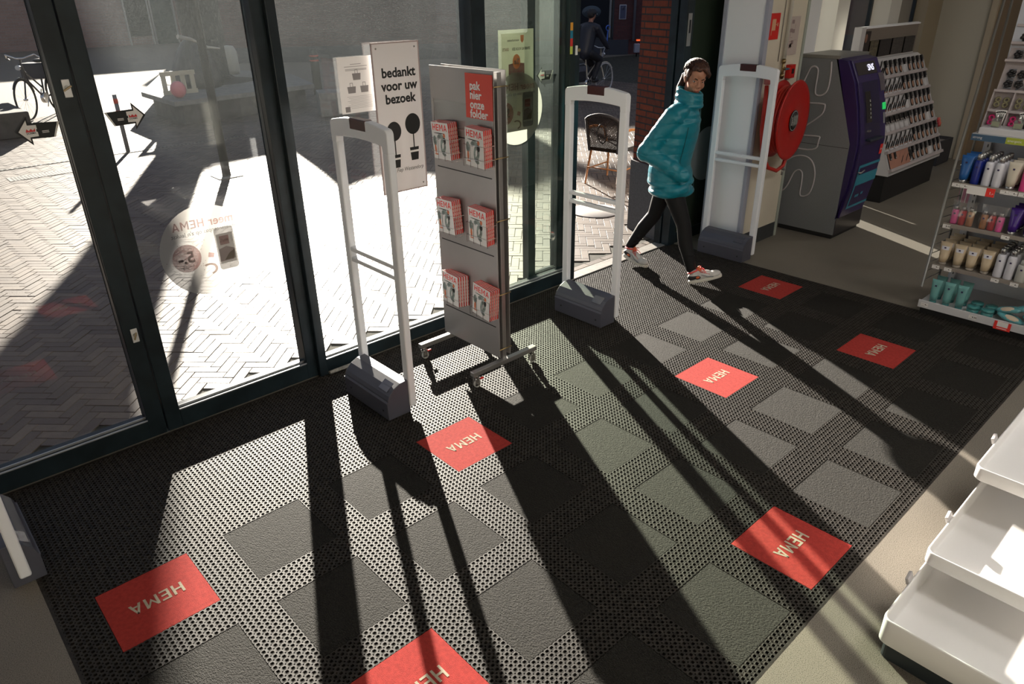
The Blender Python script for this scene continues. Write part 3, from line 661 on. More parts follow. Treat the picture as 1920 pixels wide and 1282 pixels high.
# upright poster, hung just inside the glass
ps = thing('poster_board', 'tall white poster board reading bedankt voor uw bezoek, hung at the glass', 'poster', (2.365, 1.045, 1.475))
PW, PH = .335, .875
MB().box(-PW / 2, PW / 2, -.0015, .0015, -PH / 2, PH / 2).build('board', PPR, ps)
eb = MB(); t_ = .008
for a in ((-PW / 2, PW / 2, PH / 2 - t_, PH / 2), (-PW / 2, PW / 2, -PH / 2, -PH / 2 + t_), (-PW / 2, -PW / 2 + t_, -PH / 2 + t_, PH / 2 - t_), (PW / 2 - t_, PW / 2, -PH / 2 + t_, PH / 2 - t_)): eb.box(a[0], a[1], -.003, .003, a[2], a[3])
eb.build('board_edge', mat('board_edge', (.42, .33, .32), .4), ps)
for sx in (-1, 1):
    for sz in (-1, 1): MB().cyl((sx * .135, -.004, sz * .405), (sx * .135, -.001, sz * .405), .005, n=10).build('screw', CHROME, ps)
for k, s_ in enumerate(('bedankt', 'voor uw', 'bezoek')): text(s_, (.01, -.0022, .268 - .074 * k), (1, 0, 0), (0, 0, 1), .074, INK, ps, bold=.012, heavy=.0016)
g = MB()   # plain stand-in picture: two potted round trees
for cx_, cz, sc_ in ((-.055, -.065, .92), (.085, -.035, 1.0)):
    disc(g, -.0022, cx_, cz, .056 * sc_, .062 * sc_, 0); disc(g, -.0022, cx_, cz - .10, 0, 0, 0, pts=[(-.004, -.05), (.004, -.05), (.004, .05), (-.004, .05)])
    disc(g, -.0024, cx_, cz - .175, 0, 0, 0, pts=[(-.026, -.045), (.026, -.045), (.034, .035), (-.034, .035)]); disc(g, -.0026, cx_, cz - .165, 0, 0, 1, pts=[(-.031, -.006), (.031, -.006), (.032, .006), (-.032, .006)])
g.build('poster_picture', [INK, PAPER], ps)
text('Fiep Westendorp', (.045, -.0022, -.302), (1, 0, 0), (0, 0, 1), .034, INK, ps, shear=.25, width=.20)

# A4 notice on the glass with three bags
nt_ = thing('paper_notice', 'white A4 notice with three grey bags, taped to the glass beside the tall poster', 'notice', (2.105, 1.072, 1.695))
NW, NH = .235, .305
MB().box(-NW / 2, NW / 2, -.0006, .0006, -NH / 2, NH / 2).build('sheet', film_mat('notice_paper', (.75, .73, .72), .97, .14), nt_)
g = MB()
for cx_, cz in ((.0, .045), (-.04, -.025), (.045, -.025)):
    disc(g, -.0012, cx_, cz, 0, 0, 0, pts=[(-.024, -.018), (.024, -.018), (.028, .018), (-.028, .018)]); 
    for a in ((-.010, -.007), (.007, .010)): disc(g, -.0012, cx_, cz + .026, 0, 0, 0, pts=[(a[0], -.01), (a[1], -.01), (a[1], .01), (a[0], .01)])
    disc(g, -.0012, cx_, cz + .037, 0, 0, 0, pts=[(-.010, -.0015), (.010, -.0015), (.010, .0015), (-.010, .0015)])
for k in range(9): z = -.062 - k * .008; disc(g, -.0012, .01, z, 0, 0, 1, pts=[(-.085 + .01 * (k % 3), -.001), (.085, -.001), (.085, .001), (-.085 + .01 * (k % 3), .001)])
for z, a in ((.112, .035), (.100, .075), (.086, .07), (.080, .07)): disc(g, -.0012, 0, z, 0, 0, 1, pts=[(-a, -.002), (a, -.002), (a, .002), (-a, .002)])
disc(g, -.0012, -.078, -.13, 0, 0, 0, pts=rrect(.032, .030, .002))
g.build('notice_print', [film_mat('pr_grey', (.30, .28, .28), .8, .5), film_mat('pr_lgrey', (.5, .48, .48), .8, .5)], nt_)

# menu poster outside the side glass, seen from the back
mp_ = thing('menu_poster', 'pale green menu poster with mirrored writing, behind the glass beside the rack', 'poster', (3.44, 1.16, 1.60))
MB().box(-.165, .165, -.001, .001, -.32, .33).build('sheet', film_mat('menu_paper', (.62, .62, .52), .95, .12), mp_)
g = MB(); yy = -.0018
disc(g, yy, 0, .06, 0, 0, 0, pts=[(-.075, -.13), (.075, -.13), (.075, .05), (.035, .055), (-.035, .055), (-.075, .05)]); disc(g, yy - .0004, .0, .125, .036, .048, 1)
disc(g, yy, .055, .272, 0, 0, 1, pts=[(-.016, .02), (.016, .02), (.014, -.015), (0, -.03), (-.014, -.015)])
g.build('poster_print', [film_mat('menu_brown', (.16, .05, .05), .85, .2), film_mat('menu_orange', (.6, .18, .07), .85, .3)], mp_)
for s_, x, z, sz, mm, wd in (('voorschoten', -.03, .262, .022, FILMD, .11), ('SPAAR NU VOOR EEN', .045, .205, .026, FILMD, .17), ('GRATIS', -.10, .205, .026, FILMR, .06), ('BOULANGER', 0, .045, .026, FILM, .12), ('MENU', 0, -.005, .060, FILM, .13), ('2e', 0, .125, .05, FILM, None)):
    text(s_, (x, yy - .0009, z), (-1, 0, 0), (0, 0, 1), sz, mm, mp_, bold=.02, width=wd)

# arrow stickers
def arrow(loc, label, sgn, m_tail=INK, s=1.0):
    t = thing('arrow_sticker', label, 'sticker', loc, 0, 'arrow stickers on the doors')
    g = MB(); k = s
    def A(pts, mi, y): g.add([(sgn * p[0] * k, y, p[1] * k) for p in pts], [tuple(range(len(pts)))], mi)
    A([(.085, 0), (.03, .062), (.03, .032), (-.092, .028), (-.062, -.036), (.03, -.034), (.03, -.062)], 1, 0)
    A([(.074, 0), (.036, .046), (.036, .024), (.002, .023), (.002, -.025), (.036, -.026), (.036, -.046)], 0, -.0008)
    A([(-.002, .022), (-.080, .020), (-.056, -.028), (-.002, -.027)], 1, -.0008)
    A([(-.082, .028), (-.092, .028), (-.062, -.036), (-.055, -.036)], 0, -.0006)
    A([(.010, .010), (.018, .001), (.026, .009), (.034, .001), (.042, .009), (.048, -.004), (.010, -.004)], 2, -.0014)
    for z in (-.004, -.010): A([(-.015, z), (-.042, z), (-.042, z - .003), (-.015, z - .003)], 0, -.0014)
    A([(-.004, .005), (.006, .005), (.006, -.006), (-.004, -.006)], 1, -.0016)
    g.build('arrow_print', [PAPER, INK, mat('crown_red', (.6, .03, .03), .5)], t)
    text('DORMA', (sgn * .028 * k, -.0014, -.010 * k), (1, 0, 0), (0, 0, 1), .012 * k, INK, t, width=.036 * k, bold=.02)
arrow((.472, 1.075, 1.648), 'white and black arrow sticker pointing left, on the leftmost glass', -1)
arrow((.845, 1.075, 1.662), 'white and black arrow sticker pointing right, above the round sticker', 1)
arrow((3.72, 1.16, 1.615), 'small white and black arrow sticker pointing left, beside the open doorway', -1, s=.95)
# locks on the door stile
for z, lab in ((1.812, 'upper steel lock plate with thumb turn on the dark door stile'), (.605, 'lower steel lock plate with thumb turn on the dark door stile')):
    t = thing('door_lock', lab, 'lock', (.622, 1.038, z), 0, 'door locks')
    MB().box(-.016, .016, -.003, .002, -.038, .038).build('lock_plate', mat('plate_light', (.72, .72, .72), .35, metal=.3), t, .003)
    MB().cyl((0, -.010, .004), (0, -.003, .004), .009, n=14).build('cylinder', STEEL, t); 
    o = MB().box(-.020, .020, -.017, -.010, -.003, .005).build('thumb_turn', mat('brass_turn', (.42, .33, .20), .3, metal=.9), t, .002); o.rotation_euler = (0, -.5 if z > 1 else -1.2, 0)
# coloured strip and strike on the post at the opening
t = thing('strip_sticker', 'orange, blue, red and yellow-green strip sticker on the dark door post', 'sticker', (3.905, 1.035, 1.86))
for k, c_ in enumerate(((.75, .33, .03), (.01, .20, .32), (.65, .03, .02), (.55, .62, .10))):
    MB().box(-.055, -.030, -.0018, .001, .10 - .052 * (k + 1), .10 - .052 * k).build('colour_field', mat('strip%d' % k, c_, .5), t)
t = thing('door_latch', 'small brass door latch beside the coloured strip sticker', 'latch', (3.925, 1.035, 1.775))
MB().box(-.02, .0, -.006, .002, -.032, .032).build('latch_plate', PAPER, t, .002); MB().cyl((.012, -.012, 0), (.012, .0, 0), .012, n=12).build('knob', MATS['brass'], t)
# draught sealer lying on the bottom rail
o = MB().cyl((0, 0, 0), (.20, .0, .0), .012, n=10).cyl((.20, 0, 0), (.235, .004, .002), .016, n=10).build('rail_roller', mat('dusty_plastic', (.22, .21, .19), .7, noise=.3, scale=60), None, .002)
o.location = (1.64, .992, .016); tag(o, 'small dusty grey roller lying by the bottom rail left of the rack', 'roller')
# ================================================================== CASH MACHINE
PURP = mat('atm_purple', (.022, .010, .085), .35, noise=.1, scale=2); AGREY = mat('atm_grey', (.20, .21, .225), .55, noise=.04, scale=120); OUTL = mat('atm_outline', (.50, .47, .49), .5)
TEAL = mat('atm_teal', (.03, .26, .36), .4)
at_ = thing('cash_machine', 'grey and purple SNS cash machine behind the hose reel column', 'cash machine', (6.735, .31, 0))
AX, AY = 6.735, .31
xa, xb = 6.45 - AX, 7.02 - AX
prof = [(.60 - AY, .04), (.60 - AY, 1.60), (.262 - AY, 1.60), (.024 - AY, .885), (.024 - AY, .04)]
bd = MB().prism(prof, (xa, 0, 0), (0, 1, 0), (0, 0, 1), (.57, 0, 0)).build('body', AGREY, at_, .004)
MB().box(xa + .01, xb - .01, .04 - AY, .585 - AY, 0, .04).build('plinth', BLACK, at_)
MB().prism([(.61 - AY, 1.585), (.61 - AY, 1.615), (.24 - AY, 1.615), (.245 - AY, 1.585)], (xa - .004, 0, 0), (0, 1, 0), (0, 0, 1), (.578, 0, 0)).build('top_cap', mat('atm_cap', (.30, .30, .28), .4, metal=.5), at_, .003)
MB().box(xa - .0012, xa, .03 - AY, .60 - AY, .845, .849).build('panel_joint', BLACK, at_)
# convex purple front
fr_ = [(.262, 1.595), (.150, 1.575), (.060, 1.40), (.000, 1.20), (-.045, 1.0), (-.065, .88), (-.060, .70), (-.045, .50), (-.015, .32), (.010, .20), (.024, .20), (.024, .885)]
MB().prism([(y - AY, z) for y, z in fr_], (xa + .03, 0, 0), (0, 1, 0), (0, 0, 1), (.51, 0, 0)).build('front_shell', PURP, at_, .012, 3)
for x0 in (xa, xb - .035):
    MB().prism([(y - AY + (.02 if i < 10 else 0), z) for i, (y, z) in enumerate(fr_)], (x0, 0, 0), (0, 1, 0), (0, 0, 1), (.035, 0, 0)).build('side_wing', PURP, at_, .008)
MB().box(xa + .005, xb - .005, .018 - AY, .05 - AY, .04, .20).build('lower_skirt', mat('atm_skirt', (.05, .045, .05), .3, metal=.6), at_)
def fy(z):
    ps_ = [(z_, y_) for y_, z_ in fr_[:10]][::-1]
    return float(np.interp(z, [p[0] for p in ps_], [p[1] for p in ps_])) - AY
def patch(mb, x0, x1, z0, z1, lift=.002, mi=0, n=4):
    vs = []
    for k in range(n + 1):
        z = z0 + (z1 - z0) * k / n; y = fy(z) - lift; vs += [(x0, y, z), (x1, y, z)]
    mb.add(vs, [(2 * k, 2 * k + 1, 2 * k + 3, 2 * k + 2) for k in range(n)], mi)
g = MB(); patch(g, xa + .06, xb - .12, 1.455, 1.555, .003); g.build('display_header', mat('atm_header', (.035, .030, .035), .15), at_)
hy = fy(1.50) - .005; 
text('SNS', (xa + .34, fy(1.505) - .006, 1.505), (1, 0, 0), (0, .40, 1), .078, mat('lit_white', (.80, .78, 1.0), .5, emit=1.6), at_, bold=.012, width=.12)
g = MB(); patch(g, xa + .10, xb - .15, .92, 1.40, .002, 0); g.build('screen_recess', mat('atm_recess', (.008, .006, .045), .3), at_)
g = MB(); patch(g, xa + .13, xa + .24, 1.06, 1.32, .004, 0); g.build('screen', mat('atm_screen', (.006, .006, .008), .15), at_)
g = MB()
for k in range(5): patch(g, xa + .205, xa + .225, 1.09 + .035 * k, 1.11 + .035 * k, .006, 0, 1)
g.build('screen_mark', mat('dim_white', (.35, .35, .32), .4), at_)
MB().box(xa + .12, xb - .17, fy(.95) - .055, fy(.95) + .01, .905, .925).build('keypad_shelf', mat('keypad', (.02, .03, .05), .35), at_, .006)
MB().box(xa + .14, xa + .18, fy(.98) - .02, fy(.98), .985, 1.0).build('shutter', STEEL, at_)
g = MB(); patch(g, xb - .105, xb - .03, 1.14, 1.20, .004); g.build('card_reader_light', mat('green_light', (.02, .55, .12), .4, emit=.55), at_)
g = MB(); patch(g, xb - .090, xb - .055, 1.02, 1.115, .004); g.build('card_slot', mat('slot_grey', (.25, .25, .26), .4), at_)
g = MB(); patch(g, xb - .115, xb - .01, 1.30, 1.45, .003); g.build('instruction_panel', mat('atm_panel', (.10, .085, .10), .4), at_)
g = MB(); patch(g, xb - .105, xb - .045, .745, .835, .003); rl_ = g.build('shop_label', RED, at_); hema((xb - .075, fy(.79) - .005, .79), (1, 0, 0), (0, 0, 1), .014, .046, PAPER, rl_)
g = MB()
patch(g, xa + .10, xb - .03, .665, .69); patch(g, xa + .10, xa + .125, .30, .665); patch(g, xa + .10, xb - .03, .275, .30, .002)
patch(g, xa + .125, xb - .03, .50, .60); patch(g, xa + .20, xa + .28, .375, .40); patch(g, xa + .32, xa + .365, .385, .41)
g.build('bank_card_graphic', TEAL, at_)
MB().cyl((xa + .10, fy(.62) - .03, .63), (xa + .17, fy(.62) - .03, .645), .006, n=8).cyl((xa + .10, fy(.62) - .03, .63), (xa + .10, fy(.62) + .01, .63), .007, n=8).build('door_handle', STEEL, at_)
# big outlined letters on the side
def outline(pts, nm='side_letter', closed=False):
    MB().tube([(xa - .0015, p[0] - AY, p[1]) for p in pts], .0075, 6, closed=closed).build(nm, OUTL, at_)
def arc(cy, cz, r, a0, a1, n=10, sy=1, sz=1): return [(cy + r * sy * math.cos(math.radians(a0 + (a1 - a0) * k / n)), cz + r * sz * math.sin(math.radians(a0 + (a1 - a0) * k / n))) for k in range(n + 1)]
def smooth_path(p, rep=2):
    for _ in range(rep):
        q_ = [p[0]]
        for a, b_ in zip(p[:-1], p[1:]): q_ += [(a[0] * .75 + b_[0] * .25, a[1] * .75 + b_[1] * .25), (a[0] * .25 + b_[0] * .75, a[1] * .25 + b_[1] * .75)]
        p = q_ + [p[-1]]
    return p
for pth in ([(.598, 1.575), (.598, 1.55), (.599, 1.53)], [(.595, 1.25), (.542, 1.38), (.509, 1.479), (.494, 1.511), (.46, 1.519), (.429, 1.502), (.421, 1.459), (.426, 1.292), (.394, 1.271), (.347, 1.279), (.312, 1.314), (.303, 1.378), (.305, 1.478), (.317, 1.564)],
    [(.597, 1.20), (.475, 1.203), (.313, 1.209), (.307, 1.192), (.308, 1.147), (.335, 1.098), (.48, .982), (.597, .905)], [(.597, .905), (.497, .912), (.317, .923), (.304, .913), (.312, .894), (.315, .792), (.551, .788), (.597, .788)],
    [(.598, .367), (.569, .39), (.539, .446), (.51, .545), (.479, .59), (.442, .596), (.412, .568), (.407, .476), (.411, .352), (.362, .351), (.315, .384), (.293, .467), (.289, .567), (.31, .647), (.35, .704), (.413, .73), (.48, .727), (.537, .705), (.585, .67), (.598, .655)]):
    outline(smooth_path(pth))

# ================================================================== HOSE REEL, PIPES, SIGNS on the column (wall face y = .48)
hr = thing('hose_reel', 'big red fire hose reel mounted on the column beside the cash machine', 'hose reel', (5.83, .475, 1.135), .10)
RE2 = mat('reel_red', (.40, .010, .006), .32)
fl_ = MB(); fl_.lathe([(0.0, .192), (.05, .192), (.06, .186), (.20, .180), (.30, .190), (.325, .195), (.33, .188), (.325, .180), (.30, .178), (.05, .175), (0, .175)][::-1], (0, 0, 0), 48, ax='Y').build('front_flange', RE2, hr)
MB().lathe([(0.0, .045), (.31, .045), (.32, .052), (.31, .058), (0, .058)], (0, 0, 0), 48, ax='Y').build('rear_flange', RE2, hr)
MB().lathe([(0.001, .0), (.03, .0), (.03, .045), (.001, .045)], (0, 0, 0), 16, ax='Y').build('axle', STEEL, hr)
hs = MB()
for L_, (r_, cnt) in enumerate(((.235, 4), (.268, 4))):
    for k in range(cnt):
        yy = -.075 - .0275 * k - .006 * L_; hs.tube([(r_ * math.cos(a), yy, r_ * math.sin(a)) for a in [2 * math.pi * q_ / 36 for q_ in range(36)]], .0138, 8, closed=True)
hs.build('coiled_hose', mat('hose_red', (.45, .022, .012), .5), hr)
lb = MB().lathe([(0, .1965), (.088, .1965), (.088, .193), (0, .193)][::-1], (0, 0, 0), 32, ax='Y').build('round_label', INK, hr)
g = MB(); n = 32; vs = []
for k in range(n):
    a = 2 * math.pi * k / n
    for q_ in (.082, .078): vs.append((q_ * math.cos(a), -.1975, q_ * math.sin(a)))
g.add(vs, [(2 * k, 2 * k + 1, (2 * k + 3) % (2 * n), (2 * k + 2) % (2 * n)) for k in range(n)]);
g.build('label_ring', mat('label_print', (.45, .45, .42), .5), lb)
text('ajax', (-.045, -.1977, .0), (0, 0, 1), (-1, 0, 0), .045, MATS['label_print'], lb, bold=.02)
for k in range(7): MB().box(-.012 + .013 * k, -.008 + .013 * k, -.1976, -.1966, -.045 + .006 * (k % 3), .045 - .008 * (k % 2)).build('label_line', MATS['label_print'], lb)
MB().tube([(-.27, -.03, .30), (-.285, -.04, .20), (-.30, -.05, -.05), (-.27, -.07, -.25), (-.18, -.10, -.38), (-.03, -.12, -.43), (.10, -.12, -.41), (.18, -.11, -.33), (.235, -.1, -.18)], .0165, 10).build('loose_hose', MATS['hose_red'], hr)
MB().lathe([(.018, 0), (.03, .005), (.033, .06), (.026, .075), (.026, .085), (.04, .09), (.04, .10), (.018, .10)], (-.27, -.035, .305), 16).build('nozzle_valve', mat('valve_pink', (.45, .12, .11), .35), hr)
MB().box(-.30, -.25, -.03, .0, .39, .43).build('bracket', mat('dark_steel', (.08, .08, .08), .4, metal=.6), hr); MB().cyl((.08, -.11, -.42), (.15, -.11, -.45), .016, n=10).cyl((.14, -.11, -.43), (.13, -.11, -.50), .009, n=8).build('hose_coupling', STEEL, hr)
pp = thing('water_pipe', 'cream vertical water pipe with brass valve above the hose reel', 'pipe', (5.86, .455, 1.5))
MB().cyl((0, 0, .12), (0, 0, 2.1), .014, n=14).build('pipe_run', mat('pipe_cream', (.62, .60, .54), .45), pp)
MB().cyl((0, 0, -.04), (0, 0, .12), .012, n=12).cyl((0, 0, .085), (0, 0, .115), .02, n=6).cyl((0, 0, -.03), (0, 0, .0), .02, n=6).cyl((0, -.0, .04), (0, -.035, .04), .012, n=10).build('brass_valve', mat('brass_dull', (.30, .22, .11), .35, metal=.9), pp)
MB().box(-.03, .03, -.045, -.037, .035, .047).build('valve_lever', mat('blue_lever', (.03, .12, .2), .4), pp)
o = MB().cyl((0, 0, 0), (0, 0, 2.0), .004, n=6).build('signal_cable', mat('cable_grey', (.3, .28, .25), .6)); o.location = (5.80, .475, 1.6); tag(o, 'thin grey cable clipped to the wall beside the cream pipe', 'cable')
rb_ = thing('alarm_box', 'small red box with dark window to the right of the brass valve', 'alarm box', (6.00, .47, 1.51))
MB().box(-.045, .045, -.035, .008, -.055, .055).build('box_body', REDGLOSS, rb_, .004); MB().box(-.018, .02, -.037, -.035, -.018, .022).build('box_window', BLACK, rb_)
sg = thing('hose_sign', 'red square sign with a hose reel pictogram, high on the column', 'sign', (5.655, .474, 1.875))
MB().box(-.080, .080, -.002, .002, -.098, .098).build('sign_plate', mat('sign_red', (.62, .015, .010), .4), sg)
g = MB(); PG = mat('pictogram', (.62, .34, .20), .5)
for a in ((-.035, .020, -.030, .055), (.020, .050, .010, .016), (.042, .058, .0, .026), (-.040, -.034, -.065, .05)): g.box(a[0], a[1], -.0032, -.002, a[2], a[3])
g.build('sign_pictogram', PG, sg)
ep = thing('floor_plan_sheet', 'faint pinkish evacuation plan sheet on the wall above the cash machine', 'notice', (5.98, .474, 1.80))
MB().box(-.09, .10, -.001, .001, -.16, .14).build('sheet', mat('plan_paper', (.46, .38, .34), .6), ep)
g = MB(); rr = random.Random(4)
for k in range(16):
    x, z, w_, h_ = rr.uniform(-.06, .05), rr.uniform(-.12, .1), rr.choice((.002, .04)), rr.choice((.002, .03)); g.box(x, x + w_, -.0018, -.001, z, z + h_)
g.build('plan_lines', mat('plan_ink', (.25, .18, .17), .6), ep)

# ================================================================== MAKE-UP STAND
mk = thing('makeup_stand', 'slanted white make-up stand full of pencils and compacts behind the cash machine', 'display stand', (8.75, .45, 0))
KX, KY = 8.75, .45; x0, x1 = 8.0 - KX, 9.5 - KX
MB().box(x0 + .04, x1 - .02, .24 - KY, .74 - KY, 0, .30).build('base', mat('base_black', (.012, .012, .013), .45), mk)
MB().prism([(.20, .30), (.20, .345), (.66, 1.415), (.70, 1.44), (.80, 1.44), (.80, .30)], (x0, -KY, 0), (0, 1, 0), (0, 0, 1), (1.5, 0, 0)).build('carcass', mat('stand_white', (.62, .60, .60), .5), mk, .004)
MB().box(x0 - .0, x1, .76 - KY, .80 - KY, 1.44, 1.77).build('header_back', WHITE, mk); 
MIRR = mat('mirror', (.55, .53, .48), .06, metal=1.0)
MB().box(x0 + .02, x1 - .01, .752 - KY, .76 - KY, 1.45, 1.75).build('mirror', MIRR, mk); MB().box(x0, x1, .74 - KY, .81 - KY, 1.75, 1.765).build('header_edge', WHITE, mk)
MB().box(x0 - .10, x0 + .0, .72 - KY, .80 - KY, 1.30, 1.77).build('side_panel', mat('side_white', (.55, .53, .52), .5), mk)
sl = Vector((0, .46, 1.07)); sln = sl.normalized(); nrm = Vector((0, -1.07, .46)).normalized()
def SP(x, s, d): p = Vector((x - KX, .20 - KY, .345)) + sln * s + nrm * d; return p
NT = 6; LT = sl.length / NT
def slab(mb, xa_, xb_, s0, s1, d0, d1, mi=0): 
    vs = [SP(x, s, d) for d in (d0, d1) for s in (s0, s1) for x in (xa_, xb_)]
    mb.add(vs, [(0, 2, 3, 1), (4, 5, 7, 6), (0, 1, 5, 4), (1, 3, 7, 5), (3, 2, 6, 7), (2, 0, 4, 6)], mi)
for k in range(NT):
    g = MB(); slab(g, 8.0, 9.5, k * LT, k * LT + .03, 0, .035); g.build('tier_lip', mat('lip_pale', (.45, .40, .40), .4), mk)
    for q_ in range(13): g = MB(); g_x = 8.0 + 1.5 * q_ / 12; slab(g, g_x - .003, g_x + .003, k * LT + .03, (k + 1) * LT, 0, .018); g.build('divider', MATS['stand_white'], mk)
g = MB(); slab(g, 8.02, 8.55, .02, LT * 1.1, .02, .022); g.build('colour_card', mat('skin_card', (.42, .20, .14), .5), mk)
g = MB(); vs = [SP(8.60 + .03 * math.cos(a), .12 + .045 * math.sin(a), .023) for a in [2 * math.pi * q_ / 20 for q_ in range(20)]]; g.add(vs, [tuple(range(20))]); g.build('round_tester', INK, mk)
# header photo: plain dark portrait card -> generic stand-in
o = MB().box(0, .16, 0, .004, 0, .27).build('portrait_card', mat('photo_dark', (.02, .014, .012), .4)); o.location = (8.03, .742, 1.455); tag(o, 'dark photo card of a person in black leaning on the stand mirror', 'photo card')
MB().lathe([(0, -.001), (.034, -.001), (.034, .0), (0, .0)], (.06, -.0005, .20), 18, ax='Y', sy=1.3).build('card_face', mat('card_skin', (.24, .12, .08), .6), o)
for k_, (xx_, ww_, cc_, nm_) in enumerate(((8.22, .20, (.10, .085, .05), 'gold-brown'), (8.46, .30, (.016, .014, .014), 'black'), (8.80, .30, (.05, .045, .04), 'smoky grey'), (9.14, .28, (.03, .028, .026), 'charcoal'))):  # added dark cards, standing in for dark reflections in the mirror
    o = MB().box(0, ww_, 0, .004, 0, .17).build('sample_card', mat('sample%d' % k_, cc_, .35, noise=.7, scale=40)); o.location = (xx_, .740, 1.455); tag(o, '%s sample card propped against the mirror of the make-up stand' % nm_, 'sample card')
PENB = mat('pencil_black', (.010, .010, .011), .3); GOLDP = mat('pencil_cap', (.30, .12, .06), .4); BEIGEC = mat('compact_beige', (.38, .20, .13), .4)
def mk_pencil():
    r = thing('makeup_pencil', 'x', 'make-up'); MB().cyl((0, 0, 0), (0, .085, 0), .0065, n=8).cyl((0, .085, 0), (0, .125, 0), .006, .0015, n=8).build('barrel', PENB, r); MB().cyl((0, -.012, 0), (0, 0, 0), .0066, n=8).build('coloured_end', GOLDP, r); return r
def mk_compact():
    r = thing('powder_compact', 'x', 'make-up'); MB().lathe([(0, 0), (.026, 0), (.028, .004), (.026, .009), (0, .009)], (0, 0, 0), 16, sy=1.35).build('shade_disc', BEIGEC, r); MB().lathe([(.026, 0), (.031, 0), (.031, .008), (.026, .008)], (0, 0, 0), 16, sy=1.35).build('compact_rim', PENB, r); return r
def mk_box():
    r = thing('mascara_pack', 'x', 'make-up'); MB().box(-.02, .02, -.035, .035, 0, .022).build('pack_body', PENB, r, .002); MB().box(-.016, .016, -.030, -.018, .022, .0228).build('pack_label', mat('pack_label', (.35, .30, .28), .5), r); return r
protos = [register(mk_pencil()), register(mk_compact()), register(mk_box())]
TIER = ['lowest', 'second lowest', 'third lowest', 'third highest', 'second highest', 'topmost']
used = [False] * 3; rr = random.Random(11)
tilt = math.atan2(1.07, .46)
def place(kind, x, s, d, tier, rz=0.0):
    p = Vector((KX, KY, 0)) + SP(x, s, d); nm = ('black make-up pencil', 'beige powder compact with black rim', 'small black mascara pack')[kind]
    lab = '%s in the %s tier of the slanted make-up stand' % (nm, TIER[tier]); grp = '%ss in the %s tier of the make-up stand' % (nm, TIER[tier])
    E_ = (Matrix.Rotation(tilt, 3, 'X') @ Matrix.Rotation(rz, 3, 'Z')).to_euler()
    if not used[kind]: used[kind] = True; o = protos[kind]; o.location = p; o.rotation_euler = E_; o['label'] = lab; o['group'] = grp
    else: dup(protos[kind], p, rot=E_, label=lab, group=grp)
for k in range(NT):
    for q_ in range(12):
        xx = 8.06 + 1.5 * q_ / 12; s0 = k * LT + .05
        if k in (1, 3, 4) and q_ < 6 or (k == 0 and 1 < q_ < 5) or (k == 5 and q_ < 3):
            for z in range(2): place(0, xx + .03 * z - .02, s0 + .01, .010 + .010 * z, k, -.9 + rr.uniform(-.06, .06)); place(0, xx + .03 * z - .02, s0 + .07, .016 + .010 * z, k, -.9 + rr.uniform(-.06, .06)) if z == 0 else None
        elif k == 2 and q_ < 6:
            for z in range(2): place(2, xx - .02 + .045 * z, s0 + .10, .02 + .012 * z, k, rr.uniform(-.1, .1))
        else:
            if (q_ * 7 + k) % 9 != 0: place(1, xx, s0 + .030, .010, k)
            place(2, xx, s0 + .105, .012, k, rr.uniform(-.05, .05))
for k in range(6):
    o = MB().cyl((0, 0, 0), (0, 0, .05), .011, n=10).build('lipstick', mat('lip%d' % (k % 2), ((.5, .05, .06), (.55, .12, .05))[k % 2], .3)); p = Vector((KX, KY, 0)) + SP(9.46 + .035 * (k % 2), LT * 1.55 + .028 * (k // 2), .045); o.location = p
    tag(o, 'small %s lip product at the right edge of the make-up stand' % (('red', 'orange')[k % 2]), 'make-up', '%s lip products on the make-up stand' % (('red', 'orange')[k % 2]))
# dark crate and hanging pink packs between stand and shelf
cb = thing('storage_crate', 'dark crate on the floor by the beige wall beyond the make-up stand', 'crate', (10.55, .62, 0))
g = MB()
for a in ((-.22, .22, -.15, .15, 0, .02), (-.22, -.20, -.15, .15, .02, .32), (.20, .22, -.15, .15, .02, .32), (-.20, .20, -.15, -.13, .02, .32), (-.20, .20, .13, .15, .02, .32)): g.box(*a)
g.build('crate_body', mat('crate_grey', (.04, .04, .045), .6), cb, .004); MB().box(-.20, .20, -.13, .13, .25, .28).build('crate_contents', mat('pale_goods', (.30, .26, .24), .7, noise=.3, scale=40), cb)
# ================================================================== COSMETICS SHELF (gondola), front x = 5.25, left end y = -1.19
gd = thing('cosmetics_shelf', 'white cosmetics shelf unit at the right edge of the mat', 'shelf', (5.55, -2.0, 0))
GX, GY = 5.55, -2.0; Y0, Y1 = -1.19 - GY, -2.95 - GY
SW = mat('shelf_white', (.58, .58, .60), .5); SD = mat('shelf_edge', (.30, .27, .24), .45, metal=.3)
MB().box(5.27 - GX, 5.80 - GX, Y1, Y0 - .01, 0, .075).build('plinth', BLACK, gd)
MB().box(5.78 - GX, 5.82 - GX, Y1, Y0, .075, 2.1).build('back_panel', mat('shelf_back', (.50, .52, .58), .55), gd)
MB().box(5.235 - GX, 5.78 - GX, Y1, Y0, .075, .092).build('bottom_shelf', SW, gd, .003); MB().box(5.228 - GX, 5.236 - GX, Y1, Y0, .055, .112).build('bottom_rail', SW, gd, .002)
SH = ((.365, 5.30), (.665, 5.305), (.950, 5.31))
for z, xf in SH:
    MB().box(xf - GX, 5.78 - GX, Y1, Y0 - .01, z - .012, z).build('shelf_board', SD, gd); MB().box(xf - .006 - GX, xf - GX, Y1, Y0 - .01, z - .020, z + .008).build('shelf_rail', SD, gd)
MB().box(5.42 - GX, 5.78 - GX, Y1, Y0 - .01, 1.25, 1.265).build('tester_shelf', SW, gd); 
MB().box(5.43 - GX, 5.60 - GX, Y1, Y0 - .04, 1.265, 1.305).build('tester_tray', SW, gd, .004)
